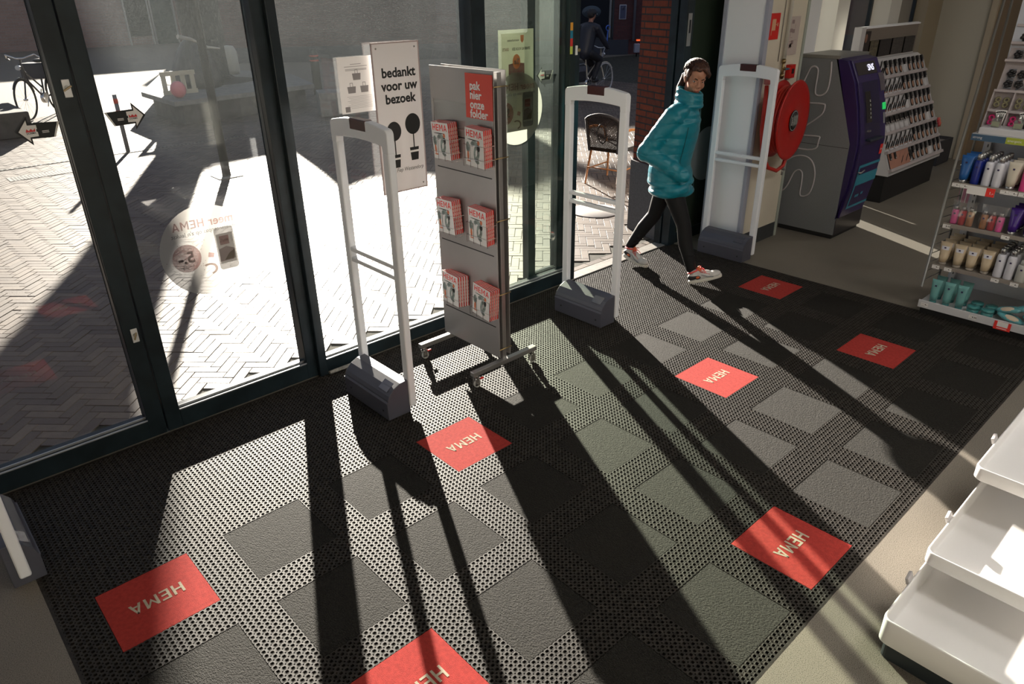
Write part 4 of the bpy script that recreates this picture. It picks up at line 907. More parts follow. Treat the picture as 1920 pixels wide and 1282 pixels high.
for k, (a, bb, c_) in enumerate(((0, .205, (.045, .10, .17)), (.205, .42, (.36, .42, .04)), (.42, .65, (.52, .12, .20)), (.65, .9, (.10, .25, .30)), (.9, 1.2, (.05, .1, .2)))):
    g = MB().box(5.412 - GX, 5.42 - GX, Y0 - .01 - bb, Y0 - .01 - a, 1.222, 1.262).build('price_strip', mat('strip_c%d' % k, c_, .5), gd)
    text(('strong', 'energetic', 'charming', 'fresh', 'pure')[k], (5.4108 - GX, Y0 - .02 - a, 1.243), (0, -1, 0), (0, 0, 1), .022, PAPER, g, align='LEFT')
for yy in (Y0 - .02,):
    for xx, nm in ((5.26, 'front'), (5.50, 'mid')):
        pass
up = MB()
GPOST = mat('grid_post', (.22, .22, .21), .4, metal=.5)
MB().tube([(5.255 - GX, Y0 + .012, .20), (5.30 - GX, Y0 + .012, 1.0), (5.44 - GX, Y0 + .012, 2.1)], .009, 10).build('grid_post', GPOST, gd)
MB().tube([(5.60 - GX, Y0 + .012, .10), (5.60 - GX, Y0 + .012, 2.1)], .008, 8).build('grid_post', GPOST, gd)
g = MB()
for k in range(14): z = .25 + k * .065; xx = float(np.interp(z, [.2, 1.0, 2.1], [5.255, 5.30, 5.44])); g.cyl((xx - GX, Y0 + .012, z), (5.60 - GX, Y0 + .012, z - .03), .003, n=6)
g.build('side_grid', GPOST, gd)
g = MB()
for yy in (Y0 - .04,): g.box(5.74 - GX, 5.775 - GX, yy - .015, yy + .015, .10, 1.24)
ug = g.build('slotted_upright', SW, gd)
g = MB()
for k in range(22): g.box(5.738 - GX, 5.7405 - GX, Y0 - .043, Y0 - .037, .13 + k * .05, .15 + k * .05)
g.build('slots', BLACK, ug)
# slanted upper display with compartments
UX = Vector((5.62 - GX, 0, 1.28)); us = Vector((.20, 0, .62)); un = Vector((-.62, 0, .20)).normalized()
def UP(y, s, d): p = UX + us * s + un * d; return Vector((p.x, y, p.z))
def uslab(mb, ya, yb, s0, s1, d0, d1, mi=0):
    vs = [UP(y, s, d) for d in (d0, d1) for s in (s0, s1) for y in (ya, yb)]
    mb.add(vs, [(0, 2, 3, 1), (4, 5, 7, 6), (0, 1, 5, 4), (1, 3, 7, 5), (3, 2, 6, 7), (2, 0, 4, 6)], mi)
LP_ = mat('display_pale', (.42, .37, .37), .45)
g = MB(); uslab(g, Y1, Y0 - .01, 0, 1.0, -.01, 0); g.build('slanted_panel', LP_, gd)
g = MB(); rows = (0, .16, .36, .66, .83, 1.0)
for s_ in rows: uslab(g, Y1, Y0 - .01, s_ - .012, s_ + .012, 0, .05)
g.build('slanted_lips', LP_, gd)
g = MB()
for k in range(14):
    y = Y0 - .012 - .125 * k; uslab(g, y - .004, y + .004, 0, .36, 0, .045)
g.build('compartment_walls', LP_, gd)
MB().box(5.83 - GX, 5.85 - GX, Y1, Y0 - .04, 1.93, 2.12).build('top_mirror', MIRR, gd)

def on_shelf(x, y, z): return (x, y, z)
# --- products
def tube_bottle(nm, lab, col, cap, h=.155, w=.030, label=None, cls='tube'):
    r = thing(nm, lab, cls)
    # squeeze tube standing on its cap: round at the bottom, flat crimp at the top
    mb = MB(); n = 20; vs = []; prof = [(.0, .78, 1.0), (.25, .9, .9), (.55, 1.0, .66), (.85, 1.12, .32), (1.0, 1.18, .10)]
    ch = .022
    for t_, wx, wy in prof:
        for k in range(n):
            a = 2 * math.pi * k / n; vs.append((w * wy * .85 * math.cos(a), w * wx * math.sin(a), ch + (h - ch) * t_))
    mb.add(vs, [(i * n + k, i * n + (k + 1) % n, (i + 1) * n + (k + 1) % n, (i + 1) * n + k) for i in range(4) for k in range(n)], 0, True)
    mb.add(vs, [tuple(range(n))[::-1], tuple(range(4 * n, 5 * n))])
    b_ = mb.build('tube_body', col, r)
    MB().lathe([(0, 0), (w * .70, 0), (w * .74, .004), (w * .74, ch), (0, ch)], (0, 0, 0), 18).build('cap', cap, r)
    if label:
        l_ = MB(); vs = []
        for t_, wx, wy in ((.62, 1.02, .58), (.80, 1.08, .40)):
            for k in range(7): a = math.pi - .75 + 1.5 * k / 6; vs.append((w * wy * .85 * math.cos(a) * 1.06 - .0015, w * wx * math.sin(a), ch + (h - ch) * t_))
        l_.add(vs, [(k, k + 1, 8 + k, 7 + k) for k in range(6)], 0, True); l_.build('tube_label', label, r)
    MB().box(-w * .40 - .0035, -w * .40 - .001, -.006, .006, h * .72, h * .72 + .011).build('logo_mark', mat('logo_dark', (.03, .02, .08), .5), r)
    return r
def spray(nm, lab, col, cap, h=.19, r0=.024, cls='bottle'):
    r = thing(nm, lab, cls)
    MB().lathe([(0, 0), (r0 * .96, 0), (r0, .004), (r0, h * .70), (r0 * .92, h * .76), (r0 * .62, h * .80), (0, h * .80)], (0, 0, 0), 20).build('can', col, r)
    MB().lathe([(0, h * .785), (r0 * .70, h * .785), (r0 * .66, h * .95), (r0 * .5, h * .99), (0, h)], (0, 0, 0), 18).build('cap', cap, r)
    MB().box(-r0 - .001, -r0 + .001, -.006, .006, h * .55, h * .55 + .011).build('logo_mark', MATS['logo_dark'], r)
    return r
def jar(nm, lab, col):
    r = thing(nm, lab, 'jar'); MB().lathe([(0, 0), (.034, 0), (.037, .008), (.037, .034), (0, .034)], (0, 0, 0), 22).build('pot', col, r); MB().lathe([(0, .034), (.039, .034), (.039, .050), (.036, .054), (0, .054)], (0, 0, 0), 22).build('lid', col, r); return r
TEALP = mat('teal_pack', (.13, .33, .32), .35); TEALD = mat('teal_dark', (.05, .22, .22), .35); CRP = mat('cream_pack', (.55, .44, .30), .35, coat=.4); CAPC = mat('clear_cap', (.30, .26, .22), .25)
WP = mat('white_pack', (.60, .60, .66), .35); SILV = mat('silver_cap', (.42, .42, .42), .25, metal=.8); BLP = mat('blue_pack', (.015, .10, .32), .35); NAVY = mat('navy_pack', (.008, .02, .20), .3); PINKP = mat('pink_pack', (.75, .06, .26), .35); PURPK = mat('purple_pack', (.05, .015, .20), .25)
CRM = mat('ivory_pack', (.60, .55, .45), .4)
def col_of(proto, y, z, x0_, dx, n, labf, grp):
    for k in range(n):
        lab = labf(k)
        if k == 0 and not proto.get('placed'): proto.location = (x0_, y, z); proto['label'] = lab; proto['group'] = grp; proto['placed'] = 1
        else: dup(proto, (x0_ + dx * k, y, z), label=lab, group=grp)
DEP = ['front', 'second', 'third', 'fourth', 'fifth']
def lf(base, where): return lambda k: '%s, %s of its file, %s' % (base, DEP[k], where)
p = register(tube_bottle('squeeze_tube', 'x', TEALP, TEALD, .175, .030))
for q_, y in enumerate((-1.265, -1.35, -1.435)): col_of(p, y, .092, 5.285, .10, 2 if q_ else 2, lf('teal squeeze tube', '%s file on the bottom shelf' % ORD[q_]), 'teal tubes on the bottom shelf')
p = register(jar('cream_jar', 'x', TEALD))
for q_, y in enumerate((-1.525, -1.615)):
    col_of(p, y, .092, 5.285, .085, 2, lf('teal screw-lid jar', '%s pair beside teal tubes' % ('left', 'right')[q_]), 'teal jars on the bottom shelf')
def pouch(loc, rz, tilt_, lab):
    o = MB().ell((0, 0, 0), .05, .09, .024, 18, 10).build('teal_pouch', mat('pouch_teal', (.10, .33, .36), .2, noise=.2, scale=20, bump=.6, bscale=40, coat=.6)); tag(o, lab, 'pouch', 'teal bath pouches'); o.location = loc; o.rotation_euler = (tilt_, .0, rz)
    MB().ell((-.022, -.0, .004), .028, .055, .021, 12, 8).build('pouch_window', mat('sponge', (.55, .45, .34), .8), o)
    return o
pouch((5.305, -1.755, .117), .2, .25, 'shiny teal pouch lying lowest at the front right of the bottom shelf'); pouch((5.325, -1.73, .165), -.2, -.3, 'shiny teal pouch leaning on the others beside the jars')
pouch((5.33, -1.85, .205), .1, -.2, 'shiny teal pouch on top of the pouch heap'); pouch((5.31, -1.90, .14), -.1, .1, 'shiny teal pouch at the far right of the heap')
p = register(tube_bottle('squeeze_tube', 'x', CRP, CAPC, .165, .034, WP))
for q_, y in enumerate((-1.245, -1.338, -1.420, -1.512)): col_of(p, y, .366, 5.345, .085, 4, lf('cream squeeze tube', '%s file, second lowest shelf' % ORD[q_]), 'cream tubes on the second lowest shelf')
p = register(spray('spray_can', 'x', WP, SILV, .205, .027))
for q_, y in enumerate((-1.592, -1.656)): col_of(p, y, .366, 5.34, .062, 5, lf('white spray can', '%s file beside cream tubes' % ('left', 'right')[q_]), 'white cans on the second lowest shelf')
CLB = mat('milky_bottle', (.45, .45, .42), .3, coat=.3); p = register(spray('lotion_bottle', 'x', CLB, CLB, .15, .032))
for q_, y in enumerate((-1.727, -1.797)): col_of(p, y, .366, 5.34, .07, 2, lf('milky lotion bottle', '%s file, second lowest shelf' % ('left', 'right')[q_]), 'milky bottles on the second lowest shelf')
# gift bags with three small bottles each
CEL = clear_mat('cellophane', (.96, .96, .96), 1.6, haze=.05, rough=.12)
MINI = [mat('mini%d' % k, c_, .3) for k, c_ in enumerate(((.70, .10, .32), (.40, .02, .03), (.36, .16, .07)))]
pm = [register(spray('mini_bottle', 'x', MINI[k], SILV, .125, .021)) for k in range(3)]
for b_, (yb, order) in enumerate(((-1.245, (0, 1, 2)), (-1.395, (2, 1, 0)))):
    for q_, k in enumerate(order):
        y = yb - .048 * q_ + (0.0 if b_ == 0 else -.03); lab = 'small %s bottle with silver cap, in the %s cellophane bag' % (('pink', 'dark red', 'bronze')[k], ('left', 'right')[b_])
        if not pm[k].get('placed'): pm[k].location = (5.35, y, .667); pm[k]['label'] = lab; pm[k]['placed'] = 1; pm[k]['group'] = 'bottles in gift bags'
        else: dup(pm[k], (5.35, y, .667), label=lab, group='bottles in gift bags')
    yc = yb - .048 - (.03 if b_ else 0); g = MB(); n = 14; rr = random.Random(b_); vs = []
    for (hz, wx, wy) in ((0, .03, .075), (.06, .036, .078), (.11, .030, .078), (.145, .012, .075), (.165, .003, .082)):
        for k in range(n):
            a = 2 * math.pi * k / n; j_ = 1 + rr.uniform(-.10, .06); vs.append((wx * j_ * math.cos(a), wy * j_ * math.sin(a), hz))
    g.add(vs, [(i * n + k, i * n + (k + 1) % n, (i + 1) * n + (k + 1) % n, (i + 1) * n + k) for i in range(4) for k in range(n)])
    o = g.build('cellophane_bag', CEL); o.location = (5.35, yc, .668); tag(o, 'crinkled clear cellophane bag, %s of the two on the middle shelf' % ('left', 'right')[b_], 'bag', 'cellophane gift bags')
p = register(tube_bottle('squeeze_tube', 'x', PURPK, SILV, .175, .032))
for q_, y in enumerate((-1.60, -1.69)): col_of(p, y, .667, 5.345, .08, 3, lf('dark purple squeeze tube', '%s file beside gift bags' % ('left', 'right')[q_]), 'purple tubes on the middle shelf')
# upper shelf z .952
p = register(tube_bottle('squeeze_tube', 'x', BLP, SILV, .18, .033)); col_of(p, -1.235, .952, 5.35, .08, 3, lf('blue squeeze tube', 'left end, upper shelf'), 'blue tubes on the upper shelf')
p = register(spray('spray_can', 'x', NAVY, SILV, .20, .026)); col_of(p, -1.305, .952, 5.35, .06, 4, lf('navy blue spray can', 'upper shelf beside blue tubes'), 'navy cans on the upper shelf')
p = register(spray('spray_can', 'x', WP, SILV, .20, .026))
for q_, y in enumerate((-1.372, -1.432)): col_of(p, y, .952, 5.35, .06, 4, lf('white spray can', '%s file, upper shelf' % ('left', 'right')[q_]), 'white cans on the upper shelf')
p = register(tube_bottle('squeeze_tube', 'x', CRM, SILV, .175, .033)); col_of(p, -1.515, .952, 5.35, .08, 3, lf('ivory squeeze tube', 'left of the pink bottles'), 'ivory tubes on the upper shelf')
p = register(spray('spray_can', 'x', PINKP, WP, .20, .028))
for q_, y in enumerate((-1.595, -1.665)): col_of(p, y, .952, 5.35, .065, 4, lf('pink bottle', '%s file, upper shelf' % ('left', 'right')[q_]), 'pink bottles on the upper shelf')
# tester bottles
CG = clear_mat('bottle_glass', (.80, .84, .80), 1.2, haze=.12)
def tester():
    r = thing('perfume_bottle', 'x', 'bottle'); MB().box(-.016, .016, -.026, .026, 0, .055).build('flask', CG, r, .004); MB().box(-.013, .013, -.022, .022, .004, .035).build('perfume', mat('perfume', (.40, .40, .26), .2), r)
    MB().cyl((0, 0, .055), (0, 0, .078), .008, n=12).build('sprayer', CHROME, r); return r
pt = register(tester()); pt.location = (5.50, -1.30, 1.306); pt['label'] = 'square glass perfume tester nearest the shelf post'; pt['group'] = 'perfume testers'
dup(pt, (5.50, -1.43, 1.306), label='square glass perfume tester beside the pale green box', group='perfume testers')
for q_, y in enumerate((-1.315, -1.455)):
    s_ = thing('tester_strips', 'fan of white tester strips behind the %s perfume tester' % ('first', 'second')[q_], 'paper strips', (5.535, y, 1.306), 0, 'tester strips')
    for k in range(5):
        a = -.25 + .13 * k; g = MB().box(-.0006, .0006, -.007, .007, 0, .105); st_ = g.build('strip', PAPER, s_); st_.rotation_euler = (-a - .1, 0, 0); MB().box(-.0012, -.0006, -.005, .005, .090, .098).build('strip_mark', INK, st_)
bx_ = thing('perfume_box', 'pale white-green perfume carton on the tester shelf', 'box', (5.50, -1.535, 1.306)); MB().box(-.02, .02, -.035, .035, 0, .085).build('carton', mat('carton', (.58, .62, .56), .5), bx_, .001); MB().box(-.0206, -.02, -.010, .010, .03, .048).build('carton_mark', mat('leaf_green', (.10, .20, .05), .5), bx_)
# hair accessories on the slanted panel
HB = mat('hair_black', (.012, .010, .010), .5); 
def clip():
    r = thing('hair_clip', 'x', 'hair clip'); g = MB()
    for k in range(5): a = 1.256 * k; g.ell((0, .016 * math.cos(a), .016 * math.sin(a)), .008, .013, .011, 8, 6)
    g.build('clip_bow', HB, r); MB().box(.006, .009, -.022, .022, -.03, .03).build('clip_card', mat('clip_card', (.16, .17, .19), .35), r); return r
cp = register(clip()); firstc = True
for row, (s_, nm) in enumerate(((.44, 'lower'), (.54, 'lower'), (.73, 'upper'), (.90, 'upper'))):
    for k in range(9):
        y = -1.26 - .062 * k; pw = Vector((GX, 0, 0)) + UP(y, s_, .02); lab = 'black hair clip hanging in the %s rows of the slanted display' % nm; grp = 'black hair clips, %s rows' % nm
        if firstc: cp.location = (pw.x, y, pw.z); cp['label'] = lab; cp['group'] = grp; cp.rotation_euler = (0, .3, 0); firstc = False
        else: dup(cp, (pw.x, y, pw.z + rr.uniform(-.006, .006)), rot=(rr.uniform(-.5, .5), .3, 0), label=lab, group=grp)
HG = mat('roll_olive', (.20, .18, .10), .6); PK = mat('roll_pink', (.60, .02, .16), .5)
for row, (s_, ml, nm) in enumerate(((.26, HG, 'olive'), (.08, PK, 'bright pink'))):
    for k in range(5):
        for q_ in range(4):
            y = -1.235 - .125 * k - .05 * (q_ % 2); pw = Vector((GX, 0, 0)) + UP(y, s_ + .05 * (q_ // 2) - .03, .018)
            o = MB().tube([(0, .014 * math.cos(a), .014 * math.sin(a)) for a in [2 * math.pi * z / 12 for z in range(12)]], .007, 6, closed=True).build('hair_tie', ml); o.location = (pw.x, y, pw.z); o.rotation_euler = (rr.uniform(-.4, .4), .3, 0)
            tag(o, '%s hair tie in the %s compartments of the slanted display' % (nm, ORD[k]), 'hair tie', '%s hair ties, %s compartment' % (nm, ORD[k]))
# price cards
def price(x, y, z, txt, lab, w_=.048, h_=.026):
    t = thing('price_card', lab, 'price card', (x, y, z), 0, 'white price cards'); MB().box(-.0012, 0, -w_ / 2, w_ / 2, -h_ / 2, h_ / 2).build('card', PAPER, t)
    text(txt, (-.0018, -w_ * .22, .001), (0, -1, 0), (0, 0, 1), h_ * .65, INK, t, bold=.02)
    MB().box(-.0016, -.0012, -w_ * .05, w_ * .40, -h_ * .36, -h_ * .30).box(-.0016, -.0012, 0, w_ * .40, .2 * h_, .26 * h_).build('small_print', mat('print_grey', (.2, .2, .2), .6), t)
for k, (y, tx) in enumerate(((-1.235, '4.-'), (-1.55, '4.50'))): price(5.2265, y, .082, tx, 'white price card on the bottom shelf rail, %s' % ('under the teal tubes', 'under the teal jars')[k])
for k, (y, tx) in enumerate(((-1.225, '4.-'), (-1.305, '4.-'), (-1.60, '4.-'), (-1.715, '4.-'))): price(5.292, y, .352, tx, 'white price card on the second lowest rail, %s from the left' % ORD[k])
for k, (y, tx) in enumerate(((-1.225, '8.50'), (-1.585, '4.-'))): price(5.297, y, .650, tx, 'white price card on the middle rail, %s' % ('at its left end', 'under the purple tubes')[k])
for k, (y, tx) in enumerate(((-1.215, '3.-'), (-1.265, '4.-'), (-1.505, '3.-'), (-1.555, '4.-'), (-1.61, '3.-'), (-1.665, '4.-'))): price(5.302, y, .938, tx, 'white price card on the upper rail, %s from the left' % ORD[k])
t = thing('offer_card', 'red shelf card holding a white ticket on the bottom rail', 'price card', (5.222, -1.735, .080)); MB().box(-.002, 0, -.05, .05, -.032, .026).build('card', RED, t); MB().box(-.003, -.002, -.032, .032, -.010, .026).build('ticket', PAPER, t); MB().box(-.0026, -.002, -.03, .03, -.024, -.019).build('white_line', PAPER, t)
t = thing('offer_card', 'wide white and red offer card on the upper rail below the white cans', 'price card', (5.298, -1.385, .925)); MB().box(-.002, 0, -.07, .095, -.030, .026).build('card', PAPER, t); MB().box(-.0028, -.002, -.07, -.018, -.030, .026).build('red_field', RED, t); text('1.-', (-.0034, -.050, -.006), (0, -1, 0), (0, 0, 1), .026, PAPER, t, bold=.02)
# pink striped packs hanging on hooks behind the shelf end
HK = mat('pink_stripe', (.50, .22, .30), .5)
for k in range(6):
    o = MB().box(-.004, .004, -.05, .05, -.30, 0).build('hanging_pack', HK); o.location = (5.98 + .030 * k, -1.115, .964); tag(o, 'slim pink striped pack hanging from hooks behind the left end of the cosmetics shelf', 'pack', 'hanging pink packs')
    g = MB()
    for q_ in range(3): g.box(-.005, .005, -.035 + .03 * q_, -.028 + .03 * q_, -.30, -.02)
    g.build('pack_stripe', PAPER, o)
o = MB().tube([(0, 0, 0), (.32, 0, .0), (.36, 0, .03)], .005, 8).tube([(-.01, .06, .0), (.30, .06, .0), (.33, .06, .03)], .005, 8).tube([(-.045, -.075, 0), (-.01, .0, 0), (-.01, .065, 0)], .006, 8).build('display_hook', CHROME, None); o.location = (5.84, -1.13, .965); tag(o, 'chrome display hooks sticking out behind the cosmetics shelf', 'hook')

# ================================================================== WHITE STEPPED TRAYS
TW = mat('tray_white', (.88, .87, .86), .32, coat=.25); TRN = film_mat('tray_side', (.86, .86, .86), .80, .45)
def tray(name_lab, x0, x1, y0, y1, zb, zt, fl_drop, r=.035):
    t = thing('display_tray', name_lab, 'tray', ((x0 + x1) / 2, (y0 + y1) / 2, zb), 0, 'white stepped display trays')
    cx_, cy_ = (x0 + x1) / 2, (y0 + y1) / 2; hx, hy = (x1 - x0) / 2, (y1 - y0) / 2; H_ = zt - zb
    def loop(ins, z):
        out = []
        for sx, sy, a0 in ((1, 1, 0), (-1, 1, 90), (-1, -1, 180), (1, -1, 270)):
            rr_ = max(r - ins, .004)
            for k in range(7):
                a = math.radians(a0 + 15 * k); out.append((sx * (hx - ins - rr_) + rr_ * math.cos(a), sy * (hy - ins - rr_) + rr_ * math.sin(a), z))
        return out
    prof = [(0.006, 0), (0.0, .006), (0.0, H_ - .004), (.003, H_), (.007, H_), (.010, H_ - .004), (.012, .016 + .004), (.018, .016)]
    vs = []; n = 28
    for ins, z in prof: vs += loop(ins, z)
    mb = MB(); mb.add(vs, [(i * n + k, i * n + (k + 1) % n, (i + 1) * n + (k + 1) % n, (i + 1) * n + k) for i in range(len(prof) - 1) for k in range(n)], 0, True)
    mb.add(vs, [tuple(range(n))[::-1], tuple(range((len(prof) - 1) * n, len(prof) * n))])
    mb.build('tray_shell', TW, t)
    # raised seam line on the floor behind the front edge
    MB().tube([(-hx + .045, hy - .085, .0175), (-hx + .040, hy - .10, .019), (-hx + .040, -hy + .05, .019)], .0022, 6).tube([(-hx + .045, hy - .085, .0175), (-hx + .06, hy - .08, .0175)], .0022, 6).build('floor_bead', TW, t)
    # side clip with paper tag
    tg = MB().box(-.028, .028, -.012, .001, 0, .026).build('side_tag', mat('tag_grey', (.50, .48, .48), .4), t, .003); tg.location = (-hx + .26, hy + .008, H_ - .010); tg.rotation_euler = (-.35, 0, .1)
    return t
MB().prism([(p[0], p[1]) for p in rounded(2.0, 3.6, -3.4, -2.27, .03)], (0, 0, 0), (1, 0, 0), (0, 1, 0), (0, 0, .069)).build('tray_plinth', mat('plinth_dark', (.018, .025, .030), .4))
o = bpy.data.objects['tray_plinth']; tag(o, 'dark low plinth under the white stepped trays', 'plinth')
tray('lowest and nearest white stepped display tray', 1.985, 2.75, -3.40, -2.252, .070, .180, 0)
tray('middle white stepped display tray, resting above the lowest one', 2.325, 3.15, -3.40, -2.252, .210, .270, 0)
tray('highest white stepped display tray, cut by the right edge', 2.715, 3.6, -3.40, -2.252, .400, .458, 0)
MB().box(2.78, 3.10, -3.3, -2.30, .072, .2095).build('tray_riser', TW); tag(bpy.data.objects['tray_riser'], 'white riser between the lowest and middle stepped trays', 'riser')
MB().box(3.18, 3.55, -3.3, -2.30, .072, .3995).build('tray_riser', TW); tag(bpy.data.objects['tray_riser.001'], 'white riser under the highest stepped tray', 'riser')
cup = thing('glass_cup', 'small clear plastic holder lying in the lowest tray at the right edge', 'holder', (2.22, -2.685, .086)); MB().lathe([(.03, 0), (.036, .035), (.034, .036), (.028, .003)], (0, 0, 0), 20).build('holder_body', clear_mat('clear_cup', (.9, .9, .9), 1.2, haze=.15), cup)
t = thing('ticket_holder', 'clear ticket holder on the far inner edge of the highest tray', 'holder', (3.02, -2.42, .418)); MB().box(-.03, .03, -.002, .002, 0, .05).box(-.03, .03, -.03, .0, 0, .003).build('holder_body', MATS['clear_cup'], t)
# ceiling lamps (shop lighting), recessed in the ceiling
for k, (x, y) in enumerate(((2.6, -3.2), (4.4, -3.6), (6.4, -3.2), (8.8, -2.2), (1.2, -5.6), (5.0, -5.6))):
    t = thing('ceiling_lamp', 'flat square ceiling lamp, %s of the shop lamps' % ORD[k], 'lamp', (x, y, 3.59), 0, 'shop ceiling lamps'); MB().box(-.33, .33, -.33, .33, -.02, .0).build('lamp_frame', WHITE, t)
    MB().box(-.29, .29, -.29, .29, -.026, -.02).build('diffuser', mat('lamp_glow', (1.0, .86, .66), .5, emit=1.5), t)
    l = bpy.data.lights.new('lamp_light', 'AREA'); l.shape = 'SQUARE'; l.size = .58; l.energy = (30, 26, 20, 22, 8, 8)[k]; l.color = (1.0, .96, .92); lo = link(bpy.data.objects.new('lamp_light', l), t); lo.location = (0, 0, -.03)
# ================================================================== PERSON
def capsule(mb, p0, r0, p1, r1, mi=0):
    mb.cyl(p0, p1, r0, r1, 20, mi); mb.ell(p0, r0, n=20, m=12, mi=mi); mb.ell(p1, r1, n=20, m=12, mi=mi)
def blob(mb, name, m, parent, vox=.007, sm=8, fac=.5):
    o = mb.build(name, m, parent); r = o.modifiers.new('remesh', 'REMESH'); r.mode = 'VOXEL'; r.voxel_size = vox; r.use_smooth_shade = True
    s = o.modifiers.new('smooth', 'SMOOTH'); s.factor = fac; s.iterations = sm; return o
def V3(*a): return Vector(a)
PX0 = V3(4.64, .62, 0)
pe = thing('person', 'woman in a teal padded jacket and black leggings walking in through the doorway', 'person', PX0)
def W(*a): return Vector(a) - PX0
SKIN, nt = new_mat('skin'); L = nt.links; out = N(nt, 'OutputMaterial'); b = N(nt, 'BsdfPrincipled', Roughness=.5); L.new(b.outputs[0], out.inputs[0])
b.inputs['Base Color'].default_value = (.42, .20, .125, 1); b.inputs['Subsurface Weight'].default_value = .0; b.inputs['Subsurface Scale'].default_value = .012
F = V3(.33, -.944, 0).normalized(); Rv = V3(-.944, -.33, 0).normalized(); U = V3(0, 0, 1)
BM = Matrix((Rv, F, U)).transposed()
ya = math.radians(-127); fh = V3(math.cos(ya) * math.cos(.22), math.sin(ya) * math.cos(.22), -math.sin(.22)); rh = fh.cross(U).normalized()
tl_ = Matrix.Rotation(-.10, 3, fh); rh = tl_ @ rh; uh = rh.cross(fh).normalized(); HM = Matrix((rh, fh, uh)).transposed(); HC = W(4.70, .535, 1.553); HS = 1.0
def H(r, f, u): return HC + HM @ Vector((r, f, u)) * HS
pel = W(4.645, .66, .87); che = W(4.655, .61, 1.17); nkb = W(4.675, .565, 1.36)
rhip, rkn, ran = W(4.565, .63, .86), W(4.575, .43, .46), W(4.565, .315, .10)
lhip, lkn, lan = W(4.72, .69, .86), W(4.68, .80, .45), W(4.615, .985, .13)
bm = MB()
bm.ell(H(0, -.016, .030), .072, .092, .082, 28, 18, rot=HM); bm.ell(H(0, .026, -.022), .060, .062, .085, 28, 18, rot=HM)
bm.ell(H(0, .024, -.072), .048, .050, .036, 22, 14, rot=HM); bm.ell(H(0, .060, -.100), .021, .018, .018, 16, 10, rot=HM)
bm.ell(H(0, .052, .045), .056, .042, .042, 20, 12, rot=HM)
for s in (-1, 1):
    bm.ell(H(s * .036, .052, -.032), .026, .030, .028, 16, 10, rot=HM); bm.ell(H(s * .028, .080, .022), .025, .012, .008, 14, 8, rot=HM)
    bm.ell(H(s * .029, .0775, .0105), .0175, .0105, .0062, 12, 8, rot=HM); bm.ell(H(s * .029, .0755, -.0075), .0165, .0105, .0052, 12, 8, rot=HM)
    bm.ell(H(s * .072, -.004, -.010), .009, .018, .030, 14, 10, rot=HM); bm.ell(H(s * .078, -.012, .0), .006, .010, .018, 12, 8, rot=HM); bm.ell(H(s * .0125, .094, -.034), .0085, .012, .0075, 12, 8, rot=HM)
capsule(bm, H(0, .082, .014), .0075, H(0, .106, -.026), .0125); bm.ell(H(0, .078, -.060), .030, .018, .022, 16, 10, rot=HM)
capsule(bm, H(0, -.018, -.06), .056, nkb + V3(0, 0, -.02), .060)
bm.ell(che, .155, .10, .17, 24, 14, rot=BM); bm.ell(che + V3(0, 0, .12), .165, .08, .07, 24, 12, rot=BM); bm.ell((pel + che) / 2, .13, .095, .16, 24, 14, rot=BM); bm.ell(pel, .15, .11, .12, 24, 14, rot=BM)
for hp, kn, an in ((rhip, rkn, ran), (lhip, lkn, lan)):
    capsule(bm, hp, .066, kn, .036); capsule(bm, kn, .036, (kn + an) / 2 + V3(0, .012, .04), .034); capsule(bm, (kn + an) / 2 + V3(0, .012, .04), .034, an, .024)
shR, elR, wrR = che + Rv * .165 + V3(0, 0, .125), W(4.41, .72, 1.03), W(4.515, .47, .875)
shL, elL, wrL = che - Rv * .165 + V3(0, 0, .125), W(4.85, .80, 1.03), W(4.75, .63, .90)
for a, b_, c_ in ((shR, elR, wrR), (shL, elL, wrL)): capsule(bm, a, .048, b_, .036); capsule(bm, b_, .036, c_, .026)
blob(bm, 'body', SKIN, pe, .0048, 5)
for s in (-1, 1):
    ey = MB(); ey.ell(H(s * .029, .0715, .002), .0125, n=16, m=10).build('eyeball', mat('eye_white', (.50, .46, .44), .2), pe)
    ey = MB(); ey.ell(H(s * .031 + .002, .0825, .0005), .0052, .0028, .0052, 14, 8, rot=HM).build('iris', mat('iris_dark', (.02, .012, .008), .1), pe)
    eb_ = MB(); eb_.tube([H(s * .014, .0935, .0165), H(s * .030, .0925, .024), H(s * .048, .080, .021)], [.0028, .0036, .0016], 8).build('eyebrow', mat('brow', (.015, .008, .006), .7), pe)
lp_ = MB(); lp_.ell(H(0, .0915, -.0635), .0215, .0065, .0030, 16, 8, rot=HM); lp_.ell(H(0, .0900, -.0690), .0185, .0070, .0034, 16, 8, rot=HM); lp_.build('lips', mat('lip_skin', (.30, .07, .055), .4), pe)
# leggings
LEG = mat('leggings_black', (.007, .007, .008), .65, spec=.25)
lg = MB(); lg.ell(pel + V3(0, 0, -.01), .165, .125, .12, 24, 14, rot=BM)
for hp, kn, an in ((rhip, rkn, ran), (lhip, lkn, lan)):
    mid = (hp + kn) / 2 + V3(0, 0, 0); cf = kn * .62 + an * .38 + V3(0, .014, 0)
    capsule(lg, hp, .090, mid, .078); capsule(lg, mid, .078, kn, .058); capsule(lg, kn, .058, cf, .058); capsule(lg, cf, .058, an + V3(0, 0, .02), .040)
    for k in range(3): q_ = an * (.85 - .12 * k) + kn * (.15 + .12 * k); lg.ell(q_, .047 + .003 * k, .047 + .003 * k, .012, 16, 8)
blob(lg, 'leggings', LEG, pe, .0065, 5)
